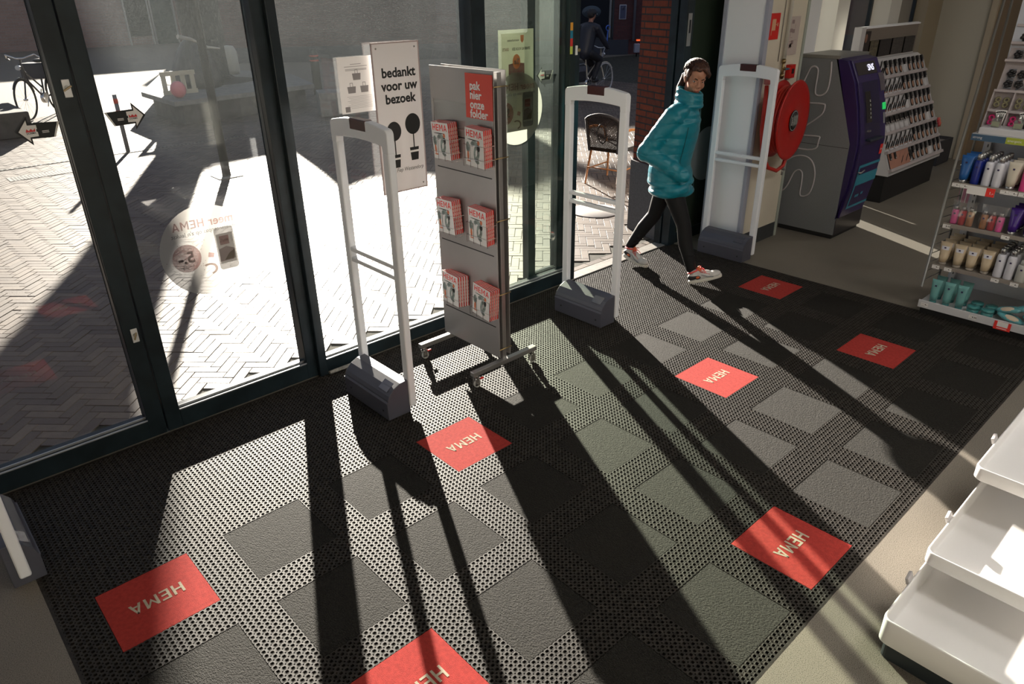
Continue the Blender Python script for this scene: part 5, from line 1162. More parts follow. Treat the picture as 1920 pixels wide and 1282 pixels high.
# padded jacket
JK, nt = new_mat('jacket_teal'); L = nt.links; out = N(nt, 'OutputMaterial'); b = N(nt, 'BsdfPrincipled', Roughness=.36); b.inputs['Base Color'].default_value = (.004, .19, .26, 1); L.new(b.outputs[0], out.inputs[0])
tc = N(nt, 'TexCoord'); sx_ = N(nt, 'SeparateXYZ'); L.new(tc.outputs['Object'], sx_.inputs[0]); n1 = N(nt, 'TexNoise', Scale=9.0, Detail=4.0); L.new(tc.outputs['Object'], n1.inputs['Vector'])
a1 = N(nt, 'Math', operation='MULTIPLY_ADD'); L.new(n1.outputs['Fac'], a1.inputs[0]); a1.inputs[1].default_value = .05; L.new(sx_.outputs[2], a1.inputs[2])
a2 = N(nt, 'Math', operation='MULTIPLY'); L.new(a1.outputs[0], a2.inputs[0]); a2.inputs[1].default_value = 27.0; a3 = N(nt, 'Math', operation='SINE'); L.new(a2.outputs[0], a3.inputs[0]); a4 = N(nt, 'Math', operation='ABSOLUTE'); L.new(a3.outputs[0], a4.inputs[0]); a5 = N(nt, 'Math', operation='POWER'); L.new(a4.outputs[0], a5.inputs[0]); a5.inputs[1].default_value = .45
n2 = N(nt, 'TexNoise', Scale=22.0, Detail=5.0); mp_ = N(nt, 'Mapping'); mp_.inputs['Scale'].default_value = (.6, .6, 1.6); L.new(tc.outputs['Object'], mp_.inputs[0]); L.new(mp_.outputs[0], n2.inputs['Vector'])
a6 = N(nt, 'Math', operation='MULTIPLY_ADD'); L.new(n2.outputs['Fac'], a6.inputs[0]); a6.inputs[1].default_value = .9; L.new(a5.outputs[0], a6.inputs[2]); bp = N(nt, 'Bump', Strength=.42, Distance=.012); L.new(a6.outputs[0], bp.inputs['Height']); L.new(bp.outputs[0], b.inputs['Normal'])
jk = MB()
def path(z):
    pts = [(.66, pel + V3(.005, -.035, -.21)), (.87, pel), (1.17, che), (1.36, nkb)]
    zz = [p[0] for p in pts]; return Vector([float(np.interp(z, zz, [p[1][i] for p in pts])) for i in range(3)])
zs = [.700, .775, .855, .935, 1.015, 1.095, 1.175, 1.245]; hw = [.222, .230, .224, .214, .212, .218, .220, .205]; hd = [.182, .184, .168, .150, .150, .155, .155, .140]
for z, a, d in zip(zs, hw, hd): jk.ell(path(z), a, d, .058, 30, 14, rot=BM)
for z in np.linspace(.815, 1.18, 7): jk.ell(path(z), float(np.interp(z, zs, hw)) - .002, float(np.interp(z, zs, hd)) - .002, .16, 30, 12, rot=BM)
jk.ell(path(1.29), .165, .115, .06, 28, 12, rot=BM); jk.ell(path(1.33), .115, .095, .05, 24, 12, rot=BM)
def sleeve(a, b_, r0, r1, n):
    for k in range(n + 1):
        t_ = k / n; c_ = a.lerp(b_, t_); r_ = r0 + (r1 - r0) * t_; ax = (b_ - a).normalized(); q_ = ax.to_track_quat('Z', 'Y').to_matrix()
        jk.ell(c_, r_, r_, .050, 20, 10, rot=q_); jk.ell(c_.lerp(b_, .5 / n if k < n else 0), r_ - .003, r_ - .003, .09, 20, 10, rot=q_)
sleeve(shR, elR, .086, .076, 4); sleeve(elR, wrR, .078, .062, 4); sleeve(shL, elL, .084, .076, 4); sleeve(elL, wrL, .078, .062, 4)
for s_ in (shR, shL): jk.ell(s_.lerp(nkb, .3) + V3(0, 0, .01), .095, .085, .065, 20, 12, rot=BM)
# collar as a hollow-looking stack: two soft rings
for z, r_, tl2 in ((1.365, .092, .010), (1.408, .087, .016), (1.450, .083, .022)):
    c_ = path(1.36) + V3(.004, -.006, z - 1.36); 
    pts = [c_ + BM @ Vector((r_ * math.cos(a), r_ * 1.02 * math.sin(a), -tl2 * math.sin(a) + .004)) for a in [2 * math.pi * k / 20 for k in range(20)]]
    jk.tube(pts, .021, 10, closed=True)
jk.ell(rhip.lerp(rkn, .30) + F * .015, .125, .125, .075, 24, 12, rot=BM)
jo = blob(jk, 'padded_jacket', JK, pe, .0068, 14, .6)
# zip, side seams, pocket line
def on_torso(z, ang, off=.0):
    a = float(np.interp(z, zs, hw)) + off; d = float(np.interp(z, zs, hd)) + off
    return path(z) + BM @ Vector((a * math.sin(ang), d * math.cos(ang), 0))
MB().tube([on_torso(z, -.12, .0015) for z in np.linspace(.70, 1.27, 18)] + [path(1.33) + BM @ Vector((-.01, .108, .0)), path(1.36) + BM @ Vector((-.01, .112, .05))], .0055, 8).build('zip', mat('zip_dark', (.006, .08, .10), .4), pe)
zp = bpy.data.objects['zip']
MB().tube([on_torso(z, .80, -.002) for z in np.linspace(.86, 1.22, 14)], .004, 6).build('side_seam', MATS['zip_dark'], pe)
for z_ in (zp, bpy.data.objects['side_seam']):
    sw = z_.modifiers.new('follow', 'SHRINKWRAP'); sw.target = jo; sw.wrap_method = 'NEAREST_SURFACEPOINT'; sw.wrap_mode = 'ABOVE_SURFACE'; sw.offset = .003
# sneakers
SHW = mat('shoe_white', (.62, .60, .58), .5, noise=.06, scale=30); SHB = mat('shoe_black', (.012, .012, .014), .5); COR = mat('coral', (.80, .10, .09), .5); ORG = mat('shoe_orange', (.75, .16, .05), .5); SOLE = mat('sole', (.70, .67, .60), .5)
def sneaker(heel, toe, roll=0.0, rock=.0):
    heel, toe = heel, toe; fx = (toe - heel).normalized(); ly = U.cross(fx).normalized(); uz = fx.cross(ly)
    sh = thing('sneaker', None, None); sh.parent = pe; sh.location = heel; sh.rotation_euler = Matrix((fx, ly, uz)).transposed().to_euler()
    for k_ in ('label', 'category'):
        if k_ in sh: del sh[k_]
    up_ = MB(); up_.ell((.045, 0, .048), .048, .034, .045, 20, 12); up_.ell((.115, 0, .042), .075, .038, .036, 20, 12); up_.ell((.200, 0, .036), .058, .043, .028, 20, 12); up_.ell((.05, 0, .085), .036, .031, .030, 18, 10); capsule(up_, (.08, 0, .078), .026, (.16, 0, .052), .026)
    blob(up_, 'upper', SHW, sh, .004, 4)
    so = MB(); ol = []
    for k in range(28):
        a = 2 * math.pi * k / 28; x = .128 + .135 * math.cos(a); wd = .036 + .010 * (x / .26); ol.append((x, wd * (abs(math.sin(a)) ** .75) * (1 if math.sin(a) >= 0 else -1)))
    so.prism(ol, (0, 0, 0), (1, 0, 0), (0, 1, 0), (0, 0, .026)); so = so.build('sole', SOLE, sh, .006, 2)
    hb = MB(); hb.ell((.042, 0, .050), .051, .0365, .030, 20, 12); hb.ell((.075, 0, .044), .05, .0385, .022, 20, 12); hb.build('heel_panel', SHB, sh)
    for sy in (-1, 1): 
        MB().tube([(.10, sy * .037, .066), (.125, sy * .0415, .055), (.145, sy * .042, .040), (.19, sy * .046, .030)], .0035, 8).build('side_stripe', mat('shoe_grey', (.25, .26, .28), .5), sh)
        MB().ell((.070, sy * .0375, .050), .016, .003, .010, 14, 8).build('side_emblem', ORG, sh)
    MB().tube([(.045 + .040 * math.cos(a), .033 * math.sin(a), .104 + .012 * math.cos(a) * (1 if math.cos(a) < 0 else .2)) for a in [2 * math.pi * k / 18 for k in range(18)]], .007, 8, closed=True).build('collar_rim', COR, sh)
    MB().ell((.095, 0, .100), .016, .020, .030, 14, 10).build('tongue', ORG, sh)
    lc = MB()
    for k in range(5):
        x = .098 + .017 * k; z = .098 - .009 * k; lc.tube([(x, -.028, z - .012), (x + .006, 0, z + .002), (x + .002, .028, z - .012)], .0034, 6); lc.tube([(x, .028, z - .012), (x + .014, 0, z - .001), (x + .010, -.028, z - .016)], .003, 6)
    for s in (-1, 1): lc.tube([(.098, 0, .106), (.105, s * .020, .122), (.118, s * .036, .112), (.110, s * .018, .104), (.100, 0, .106)], .003, 6); lc.tube([(.100, 0, .106), (.125, s * .022, .100), (.140, s * .036, .078)], .0028, 6)
    lc.build('laces', COR, sh)
    return sh
sneaker(W(4.545, .305, .004), W(4.690, .150, .062)); sneaker(W(4.600, 1.035, .045), W(4.600, .775, .0))
# hair
HR, nt = new_mat('hair_brown'); L = nt.links; out = N(nt, 'OutputMaterial'); b = N(nt, 'BsdfPrincipled', Roughness=.55); L.new(b.outputs[0], out.inputs[0]); tc = N(nt, 'TexCoord'); ns = N(nt, 'TexNoise', Scale=110.0, Detail=4.0); L.new(tc.outputs['Object'], ns.inputs['Vector'])
r = N(nt, 'ValToRGB'); L.new(ns.outputs['Fac'], r.inputs[0]); r.color_ramp.elements[0].color = (.014, .007, .005, 1); r.color_ramp.elements[1].color = (.14, .045, .022, 1); r.color_ramp.elements[0].position = .4; r.color_ramp.elements[1].position = .68; L.new(r.outputs[0], b.inputs['Base Color']); bp = N(nt, 'Bump', Strength=.8, Distance=.003); L.new(ns.outputs['Fac'], bp.inputs['Height']); L.new(bp.outputs[0], b.inputs['Normal'])
hh = MB(); hh.ell(H(0, -.028, .045), .082, .090, .082, 26, 16, rot=HM); hh.ell(H(0, -.060, .0), .072, .062, .075, 24, 14, rot=HM); hh.ell(H(0, .022, .092), .058, .050, .034, 20, 12, rot=HM)
for s in (-1, 1): hh.ell(H(s * .064, .008, .040), .016, .040, .034, 16, 10, rot=HM); hh.ell(H(s * .069, .018, .002), .008, .014, .030, 14, 8, rot=HM)
rr = random.Random(5)
for k in range(9): hh.ell(H(-.045 + .011 * k, .060 + rr.uniform(-.008, .012), .088 + rr.uniform(-.008, .010)), .020, .020, .017, 12, 8)
capsule(hh, H(-.04, .070, .085), .022, H(-.068, .082, .060), .015); capsule(hh, H(-.068, .082, .060), .015, H(-.072, .075, .035), .008)
hair = blob(hh, 'hair', HR, pe, .0055, 2)
tie = H(0, -.118, .030)
ta = [tie, tie + V3(-.015, .035, -.045), tie + V3(-.035, .055, -.12), tie + V3(-.050, .060, -.20), tie + V3(-.060, .065, -.26)]
pt_ = MB()
for k in range(130):
    a, q_ = rr.uniform(0, 6.28), math.sqrt(rr.random()); wv = rr.uniform(0, 6.28); pts = []
    for i, (c_, sp) in enumerate(zip(ta, (.014, .032, .040, .034, .014))): pts.append(c_ + V3(math.cos(a) * q_ * sp + .006 * math.sin(wv + i * 2), math.sin(a) * q_ * sp * .8 + .006 * math.cos(wv + i * 2), rr.uniform(-.012, .012)))
    pt_.tube(pts, [.004, .004, .0035, .003, .001], 4)
pt_.build('ponytail', HR, pe)
cu = MB()
def scalp(th, ph, up=0.0):      # th: 0 = front hairline .. pi = back, ph: -1.2 .. 1.2 side to side
    d_ = Vector((math.sin(ph), math.cos(ph) * math.cos(th), math.cos(ph) * math.sin(th)))
    return H(d_.x * (.089 + up), -.024 + d_.y * (.098 + up), .044 + d_.z * (.084 + up))
for k in range(950):            # hair combed back over the skull to the tie
    ph = rr.uniform(-1.5, 1.5); t0 = rr.uniform(.38, 1.4) + .12 * abs(ph); t1 = 2.75; pts = []; w0 = rr.uniform(0, 6.28)
    for q_ in range(7):
        f_ = q_ / 6; pts.append(scalp(t0 + (t1 - t0) * f_, ph * (1 - .72 * f_ ** 1.5), .006 * (1 - f_) + .003 + .0045 * math.sin(w0 + f_ * 9) * (1 - f_) + rr.uniform(-.001, .002)))
    cu.tube(pts, [.0012, .0020, .0022, .0022, .0020, .0016, .0010], 4)
for k in range(150):            # short frizzy curls standing along the parting
    ph = rr.uniform(-1.1, 1.1); th = rr.uniform(.6, 2.3); p0 = scalp(th, ph, .002); r_ = rr.uniform(.004, .009); a0 = rr.uniform(0, 6.28); ax_ = (p0 - HC).normalized(); t_ = Vector((rr.uniform(-1, 1), rr.uniform(-1, 1), rr.uniform(-1, 1))).normalized(); b_ = ax_.cross(t_).normalized()
    cu.tube([p0 + ax_ * (r_ * .8 * math.sin(a)) + b_ * (r_ * (1 - math.cos(a))) for a in [.5 * q_ for q_ in range(8)]], .0008, 4)
cu.build('loose_curls', HR, pe)
MB().tube([H(.0, -.05, -.085), H(.045, -.06, -.075), H(.075, -.055, -.088)], .004, 6).build('cord', BLACK, pe)
# ================================================================== OUTSIDE
CB = brick_mat('cafe_brick', (.14, .045, .045), (.10, .032, .035), (.05, .045, .05), .21, .06, .010, axes=(0, 2), bump=.4)
CF = Matrix.Translation((21.06, 15.5, 0)) @ Matrix.Rotation(math.atan2(-.61, .79), 4, 'Z')
def place_cf(o): o.matrix_world = CF; return struct(o)
# street front: s along the facade (local x), y behind it; unseen roof line shaped to cast the paving's shade
GXW0, GXW1 = -1.30, .36
sil = [(-13.2, 0.5), (-13.2, 3.09), (-12.6, 4.25), (-12.2, 4.13), (-11.8, 4.05), (-11.3, 3.94), (-10.95, 4.31), (-10.75, 4.58), (-10.3, 4.43), (-9.65, 4.36), (-8.6, 4.64), (-7.5, 4.4), (-7.4, 3.63), (-5.2, 3.63), (-5.1, 9.5), (-1.3, 9.5), (-1.3, 0.5)]
place_cf(MB().prism(sil, (0, 0, 0), (1, 0, 0), (0, 0, 1), (0, .5, 0)).build('wall_cafe', CB))
place_cf(MB().prism([(GXW1, .5), (GXW1, 9.5), (45, 9.5), (45, .5)], (0, 0, 0), (1, 0, 0), (0, 0, 1), (0, .5, 0)).build('wall_cafe_side', CB))
place_cf(MB().box(GXW0, GXW1, 0, .5, 3.0, 9.5).build('wall_cafe_top', CB))
place_cf(MB().box(-13.22, .92, -.03, .5, 0, .5).box(2.6, 45.02, -.03, .5, 0, .5).build('wall_cafe_plinth', mat('plinth_blue', (.030, .034, .048), .7)))
place_cf(MB().box(.92, 2.6, .02, .5, 0, .5).build('wall_cafe_foot', CB))
wf = mat('cafe_frame', (.012, .018, .026), .4)
e_ = bpy.data.objects.new('window_8', None); link(e_); place_cf(e_)
MB().box(GXW0, GXW0 + .07, -.02, .06, .5, 3.0).box(GXW1 - .07, GXW1, -.02, .06, .5, 3.0).box(GXW0, GXW1, -.02, .06, .5, .58).build('frame', wf, e_); MB().box(GXW1 - .17, GXW1 - .10, .0, .03, .58, 3.0).build('inner_frame', mat('cafe_inner', (.20, .20, .20), .5), e_)
MB().box(GXW0 + .07, GXW1 - .07, .03, .035, .58, 3.0).build('pane', mat('cafe_pane', (.008, .012, .018), .08), e_)
ov = MB().lathe([(0, -.006), (.34, -.006), (.34, 0), (0, 0)], (0, 0, 0), 36, ax='Y', sy=.60).build('cafe_oval_sign', mat('oval_grey', (.055, .075, .095), .5)); ov.matrix_world = CF @ Matrix.Translation((-.45, .02, 1.42)); tag(ov, 'grey oval cafe sign with faint script in the dark shop window', 'sign'); text('Angela', (0, -.0075, 0), (1, 0, 0), (0, 0, 1), .17, mat('oval_script', (.025, .035, .045), .5), ov, shear=.3)
fr2 = thing('wall_frame', 'small white-edged poster frame on the dark brick wall across the street', 'frame'); fr2.matrix_world = CF @ Matrix.Translation((.665, -.02, 1.40))
MB().box(-.13, .13, -.02, .02, -.24, .24).build('frame_edge', mat('frame_grey', (.35, .36, .42), .5), fr2, .02); MB().box(-.10, .10, -.024, -.02, -.21, .0).box(-.10, .10, -.024, -.02, .0, .21).build('frame_poster', mat('poster_blue', (.05, .06, .12), .4), fr2)
MB().lathe([(0, -.003), (.06, -.003), (.06, 0), (0, 0)], (0, -.024, .12), 18, ax='Y').build('poster_spot', mat('poster_pale', (.35, .30, .40), .4), fr2)
dp = MB().cyl((0, 0, 0.45), (0, 0, 6), .045, n=12).build('downpipe', mat('downpipe_grey', (.14, .15, .19), .5)); dp.matrix_world = CF @ Matrix.Translation((1.08, -.08, 0)); tag(dp, 'grey drainpipe on the corner of the brick cafe wall', 'drainpipe')
lm = thing('delivery_bag', 'pale pannier with an orange light half hidden by the brick jamb', 'bag'); lm.matrix_world = CF @ Matrix.Translation((1.02, -.9, .0)); MB().box(-.10, .10, -.09, .09, .12, .42).build('bag_body', mat('bag_pale', (.30, .30, .36), .4), lm, .03); MB().box(-.02, .12, -.06, .06, .50, .55).build('orange_light', mat('orange_lamp', (.9, .12, .03), .4, emit=.8), lm); MB().cyl((0, 0, .0), (0, 0, .5), .02).build('stem', BLACK, lm)
cn = MB().box(-7.5, -6.2, -.6, -.45, 4.17, 4.56).box(-7.45, -7.35, -.6, .1, 3.63, 4.2).box(-6.3, -6.2, -.6, .1, 3.63, 4.2).build('added_shade_slab', CB); place_cf(cn)  # added unseen slab on posts, placed to shade a band of paving
# far side of the square
FB = brick_mat('far_brick', (.62, .42, .35), (.52, .35, .29), (.50, .46, .42), .4, .12, .015, axes=(0, 2), bump=.2)
struct(boxo('wall_square', -30, 15.5, 37.4, 38.4, 0, 3.8, FB)); struct(boxo('wall_alley', 15.5, 16.5, 26.0, 38.4, 0, 3.7, mat('ochre_wall', (.36, .19, .09), .8, noise=.2, scale=2)))
struct(boxo('wall_alley_end', 12.2, 15.5, 30.0, 31.0, 0, 3.2, brick_mat('alley_brick', (.05, .035, .03), (.04, .03, .028), (.04, .04, .04))))
DG = mat('door_green', (.02, .06, .055), .5); 
for k, (x, m_) in enumerate(((13.4, DG), (12.2, mat('window_dark', (.02, .025, .03), .2)), (8.6, MATS['window_dark']), (5.5, MATS['window_dark']), (2.0, DG), (-1.5, MATS['window_dark']))):
    e_ = bpy.data.objects.new('door_%d' % (k + 10), None); link(e_); e_.location = (x, 37.36, 0); struct(e_)
    MB().box(-.5, .5, -.02, .03, .0 if m_ is DG else .4, 2.2).build('leaf', m_, e_); MB().box(-.58, -.5, -.05, .03, 0, 2.3).box(.5, .58, -.05, .03, 0, 2.3).box(-.5, .5, -.05, .03, 2.2, 2.3).build('frame', mat('frame_pale', (.5, .48, .42), .6), e_)
# planter, tree
STN = mat('stone_grey', (.19, .185, .17), .8, noise=.15, scale=10); DRK = mat('planter_dark', (.07, .065, .06), .85, noise=.3, scale=6)
pn = thing('stone_planter', 'large low stone planter around the tree on the square', 'planter', (7.2, 14.6, 0))
MB().prism([(-2.55, -3.1), (.20, -2.6), (.85, -.5), (.45, 1.2), (-1.1, 1.8), (-2.50, -1.35)], (0, 0, 0), (1, 0, 0), (0, 1, 0), (0, 0, .36)).build('planter_base', DRK, pn); MB().prism([(-2.75, -3.3), (.35, -2.75), (1.0, -.5), (.6, 1.4), (-1.2, 2.0), (-2.68, -1.30)], (0, 0, .36), (1, 0, 0), (0, 1, 0), (0, 0, .09)).build('planter_rim', STN, pn, .01)
MB().lathe([(0, .455), (.9, .455), (.95, .45), (.95, .44), (0, .44)][::-1], (-.95, -.5, 0), 30).build('soil_ring', mat('soil', (.02, .018, .015), .95), pn)
BARK = mat('bark', (.022, .019, .016), .95, noise=.35, scale=6, bump=1.0, bscale=14)
tre = thing('plane_tree', 'thick bare tree trunk rising from the stone planter', 'tree', (6.25, 14.2, .456))
tp_ = []; rs_ = []
for k, (z, r_) in enumerate(((0, .56), (.15, .47), (.5, .41), (1.2, .40), (2.2, .44), (2.85, .56), (3.15, .82), (3.4, .98), (3.7, 1.05), (4.4, .95), (6.0, .6), (8, .4))): tp_.append((.02 * k - .03 * (k % 2), .02 * (k % 2), z)); rs_.append(r_)  # unseen upper swelling is shaped to widen the trunk's cast shadow
MB().tube(tp_, rs_, 22).build('trunk', BARK, tre)
for k in range(5):
    a = 2.4 * k; z0 = 5.2 + .3 * k; g = MB(); p0 = Vector((0, 0, z0)); p1 = p0 + Vector((math.cos(a) * 1.4, math.sin(a) * 1.4, 1.6)); p2 = p1 + Vector((math.cos(a + .4) * 1.2, math.sin(a + .4) * 1.2, 1.5)); g.tube([p0, p1, p2, p2 + Vector((.3, .2, 1.2))], [.13, .09, .05, .02], 8); g.build('branch', BARK, tre)
# heap under a tarpaulin
tb = thing('covered_stall', 'dark tarpaulin heap leaning on the tree on the planter', 'tarpaulin', (5.62, 13.25, .45)); tb.scale = (.82, .9, .88)
rr = random.Random(8); n = 22; g = MB(); vs = []
for (z, rx, ry) in ((0, .62, .5), (.25, .60, .48), (.5, .50, .42), (.75, .38, .34), (.95, .22, .22), (1.08, .06, .1)):
    for k in range(n): a = 2 * math.pi * k / n; j_ = 1 + .12 * math.sin(3 * a + z * 3) + rr.uniform(-.03, .03); vs.append((rx * j_ * math.cos(a) + .25 * (1 - z) * .3, ry * j_ * math.sin(a), z))
g.add(vs, [(i * n + k, i * n + (k + 1) % n, (i + 1) * n + (k + 1) % n, (i + 1) * n + k) for i in range(5) for k in range(n)], 0, True); g.add(vs, [tuple(range(n))[::-1], tuple(range(5 * n, 6 * n))]); g.build('tarpaulin', mat('tarp', (.045, .042, .040), .45, noise=.3, scale=5, bump=.5, bscale=6), tb)
MB().tube([(-.35, -.3, 1.12), (.0, -.2, 1.05), (.45, 0, .85), (.8, .1, .80)], [.05, .035, .03, .02], 8).build('pale_fold', mat('fold_pale', (.50, .46, .38), .5), tb)
pl_ = thing('wooden_pallet', 'pale pallet boards standing on the planter edge', 'pallet', (4.95, 12.35, .45)); g = MB()
for k in range(4): g.box(-.30 + .18 * k, -.22 + .18 * k, -.02, .02, 0, .42)
g.box(-.32, .34, -.03, -.02, .34, .42).box(-.32, .34, -.03, -.02, .0, .08); g.build('boards', mat('pallet_wood', (.50, .46, .34), .7), pl_)
o = MB().ell((0, 0, 0), .14, .14, .15, 18, 12).build('pink_balloon', mat('balloon_pink', (.70, .20, .22), .35)); o.location = (4.72, 11.75, .60); tag(o, 'pink balloon beside the pale pallet boards', 'balloon')
o = MB().lathe([(0, 0), (.17, 0), (.20, .1), (.19, .5), (.13, .62), (0, .64)], (0, 0, 0), 16).build('white_sack', mat('sack_white', (.48, .47, .40), .7)); o.location = (7.25, 15.3, .45); tag(o, 'pale rounded sack just right of the tree trunk', 'sack')
o = MB().lathe([(0, 0), (.20, 0), (.17, .12), (.26, .3), (.24, .52), (0, .55)], (0, 0, 0), 9).build('shrub_pot', DRK); o.location = (7.75, 14.1, .45); tag(o, 'dark ragged pot at the right end of the planter', 'pot')
bl = thing('bollard', 'dark street bollard with red and white bands', 'bollard', (8.53, 13.55, 0)); MB().lathe([(0, 0), (.10, 0), (.10, .92), (.07, 1.0), (0, 1.02)], (0, 0, 0), 14).build('post', mat('bollard_dark', (.05, .05, .04), .6), bl)
for z in (.74, .84): MB().lathe([(.098, z), (.103, z), (.103, z + .035), (.098, z + .035)], (0, 0, 0), 14).build('band', mat('band_red', (.6, .10, .06), .5), bl)
o = MB().box(-.25, .25, -.3, .3, 0, .5).build('stone_block', STN, None, .01); o.location = (7.85, 14.15, .0) ; o.location = (8.05, 10.9, 0); o.location = (7.9, 14.0, 0)
bpy.data.objects.remove(o)
o = MB().box(-.45, .45, -.3, .3, 0, .45).build('stone_bench', STN, None, .02); o.location = (7.35, 10.45, 0); o.rotation_euler = (0, 0, -.4); tag(o, 'grey stone block just right of the dark door post', 'bench')
lb_ = thing('lamp_post', 'slim dark lamp post on the brick paving behind the second door pane', 'lamp post', (3.46, 6.87, 0)); MB().cyl((0, 0, 0), (0, 0, 5), .055, .045, 14).build('pole', mat('pole_dark', (.012, .011, .009), .6, spec=.2), lb_, 0); MB().box(-.16, .16, -.16, .16, -.002, .006).build('base_plate', STN, lb_)
# drain channel, grate, manhole
dr = thing('drain_channel', 'thin slotted drain line crossing the brick paving', 'drain', (2.9, 9.55, 0)); MB().box(-4.2, 7, -.03, .03, -.01, .004).build('channel', mat('drain_grey', (.20, .19, .17), .7), dr); g = MB()
for k in range(90): g.box(-2.6 + .06 * k, -2.57 + .06 * k, -.022, .022, .004, .0055)
g.build('slots', INK, dr)
gt = thing('street_grate', 'rectangular iron street grate below the drain line', 'grate', (1.72, 8.80, 0)); MB().box(-.42, .42, -.14, .14, -.01, .003).build('grate_frame', MATS['drain_grey'], gt); g = MB()
for k in range(20): g.box(-.38 + .04 * k, -.36 + .04 * k, -.12, .12, .003, .0045)
g.build('grate_slots', INK, gt)
mh = MB().lathe([(0, .004), (.26, .004), (.27, .0), (0, -.01)][::-1], (0, 0, 0), 32).build('manhole_cover', mat('manhole', (.40, .38, .36), .55, noise=.1, scale=10)); mh.location = (5.62, 2.27, .002); tag(mh, 'round pale manhole cover just outside the doorway', 'manhole cover')
# stone kerb block far left, marker post
o = MB().box(-1.6, 0, 0, 1.6, 0, .42).build('stone_planter_block', DRK, None, .02); o.location = (2.35, 12.3, 0); tag(o, 'dark stone block at the far left edge, in front of the parked bicycle', 'block')
mp2 = thing('marker_post', 'leaning red and white marker post beside the dark stile', 'post', (3.05, 9.6, 0)); mp2.rotation_euler = (0, -.0, 0); MB().cyl((0, 0, 0), (.0, 0, .85), .03, n=10).build('post', mat('marker_grey', (.20, .21, .22), .5), mp2); MB().cyl((0, 0, .55), (0, 0, .62), .032, n=10).cyl((0, 0, .72), (0, 0, .79), .032, n=10).build('red_band', MATS['band_red'], mp2)
# rattan chair
ch = thing('rattan_chair', 'dark rattan bistro chair outside, seen through the gate', 'chair', (6.78, 3.0, 0), .15)
RAT = mat('rattan_dark', (.020, .017, .015), .6, bump=.8, bscale=120); CANE = mat('cane', (.32, .13, .04), .45)
WEA, nt = new_mat('weave'); L = nt.links; out = N(nt, 'OutputMaterial'); df = N(nt, 'BsdfDiffuse', Color=(.035, .028, .022, 1)); tr_ = N(nt, 'BsdfTransparent'); mx = N(nt, 'MixShader'); tc = N(nt, 'TexCoord'); ck = N(nt, 'TexChecker', Scale=110.0); L.new(tc.outputs['Object'], ck.inputs['Vector']); ml = N(nt, 'Math', operation='MULTIPLY'); ml.inputs[1].default_value = .75; L.new(ck.outputs['Fac'], ml.inputs[0]); L.new(ml.outputs[0], mx.inputs[0]); L.new(df.outputs[0], mx.inputs[1]); L.new(tr_.outputs[0], mx.inputs[2]); L.new(mx.outputs[0], out.inputs[0])
def bk(a, z): return (-.22 - .05 * (z - .42) / .4 - .05 * math.cos(a * 1.0), .23 * a * (1 - .12 * (1 - (z - .42) / .4)), z)
g = MB(); vs = []; nn = 12
for i in range(7):
    for k in range(nn + 1): a = -1 + 2 * k / nn; zt_ = .42 + (.40 - .06 * a * a) * i / 6; vs.append(bk(a, zt_))
g.add(vs, [(i * (nn + 1) + k, i * (nn + 1) + k + 1, (i + 1) * (nn + 1) + k + 1, (i + 1) * (nn + 1) + k) for i in range(6) for k in range(nn)], 0, True); so_ = g.build('back_weave', WEA, ch); sm_ = so_.modifiers.new('thick', 'SOLIDIFY'); sm_.thickness = .006
MB().tube([bk(-1, .40), bk(-1, .60)] + [bk(-1 + 2 * k / 14, .84 - .06 * (-1 + 2 * k / 14) ** 2) for k in range(15)] + [bk(1, .60), bk(1, .40)], .020, 8).build('back_rim', RAT, ch)
MB().tube([bk(.28 * math.cos(a), .62 + .11 * math.sin(a)) for a in [2 * math.pi * k / 20 for k in range(20)]], .010, 6, closed=True).build('round_motif', RAT, ch)
MB().prism([(p[0], p[1]) for p in rounded(-.24, .22, -.23, .23, .08)], (0, 0, .40), (1, 0, 0), (0, 1, 0), (0, 0, .045)).build('seat', RAT, ch, .01)
for sx, sy in ((-1, -1), (-1, 1), (1, -1), (1, 1)):
    MB().tube([(sx * .20, sy * .20, .41), (sx * .24 - (.04 if sx < 0 else 0), sy * .23, .0)], .014, 8).build('leg', CANE, ch)
    if sx < 0: MB().tube([(-.225, sy * .215, .40), (-.275, sy * .22, .78)], .015, 8).build('back_post', CANE, ch)
    else: MB().tube([(-.25, sy * .24, .66), (-.05, sy * .27, .66), (.16, sy * .25, .62), (.20, sy * .23, .42)], .016, 8).build('armrest', CANE, ch)
for sy in (-1, 1): MB().cyl((-.25, sy * .215, .18), (.225, sy * .215, .18), .009, n=8).build('side_stretcher', CANE, ch)
MB().cyl((-.25, -.215, .20), (-.25, .215, .20), .009, n=8).build('rear_stretcher', CANE, ch)
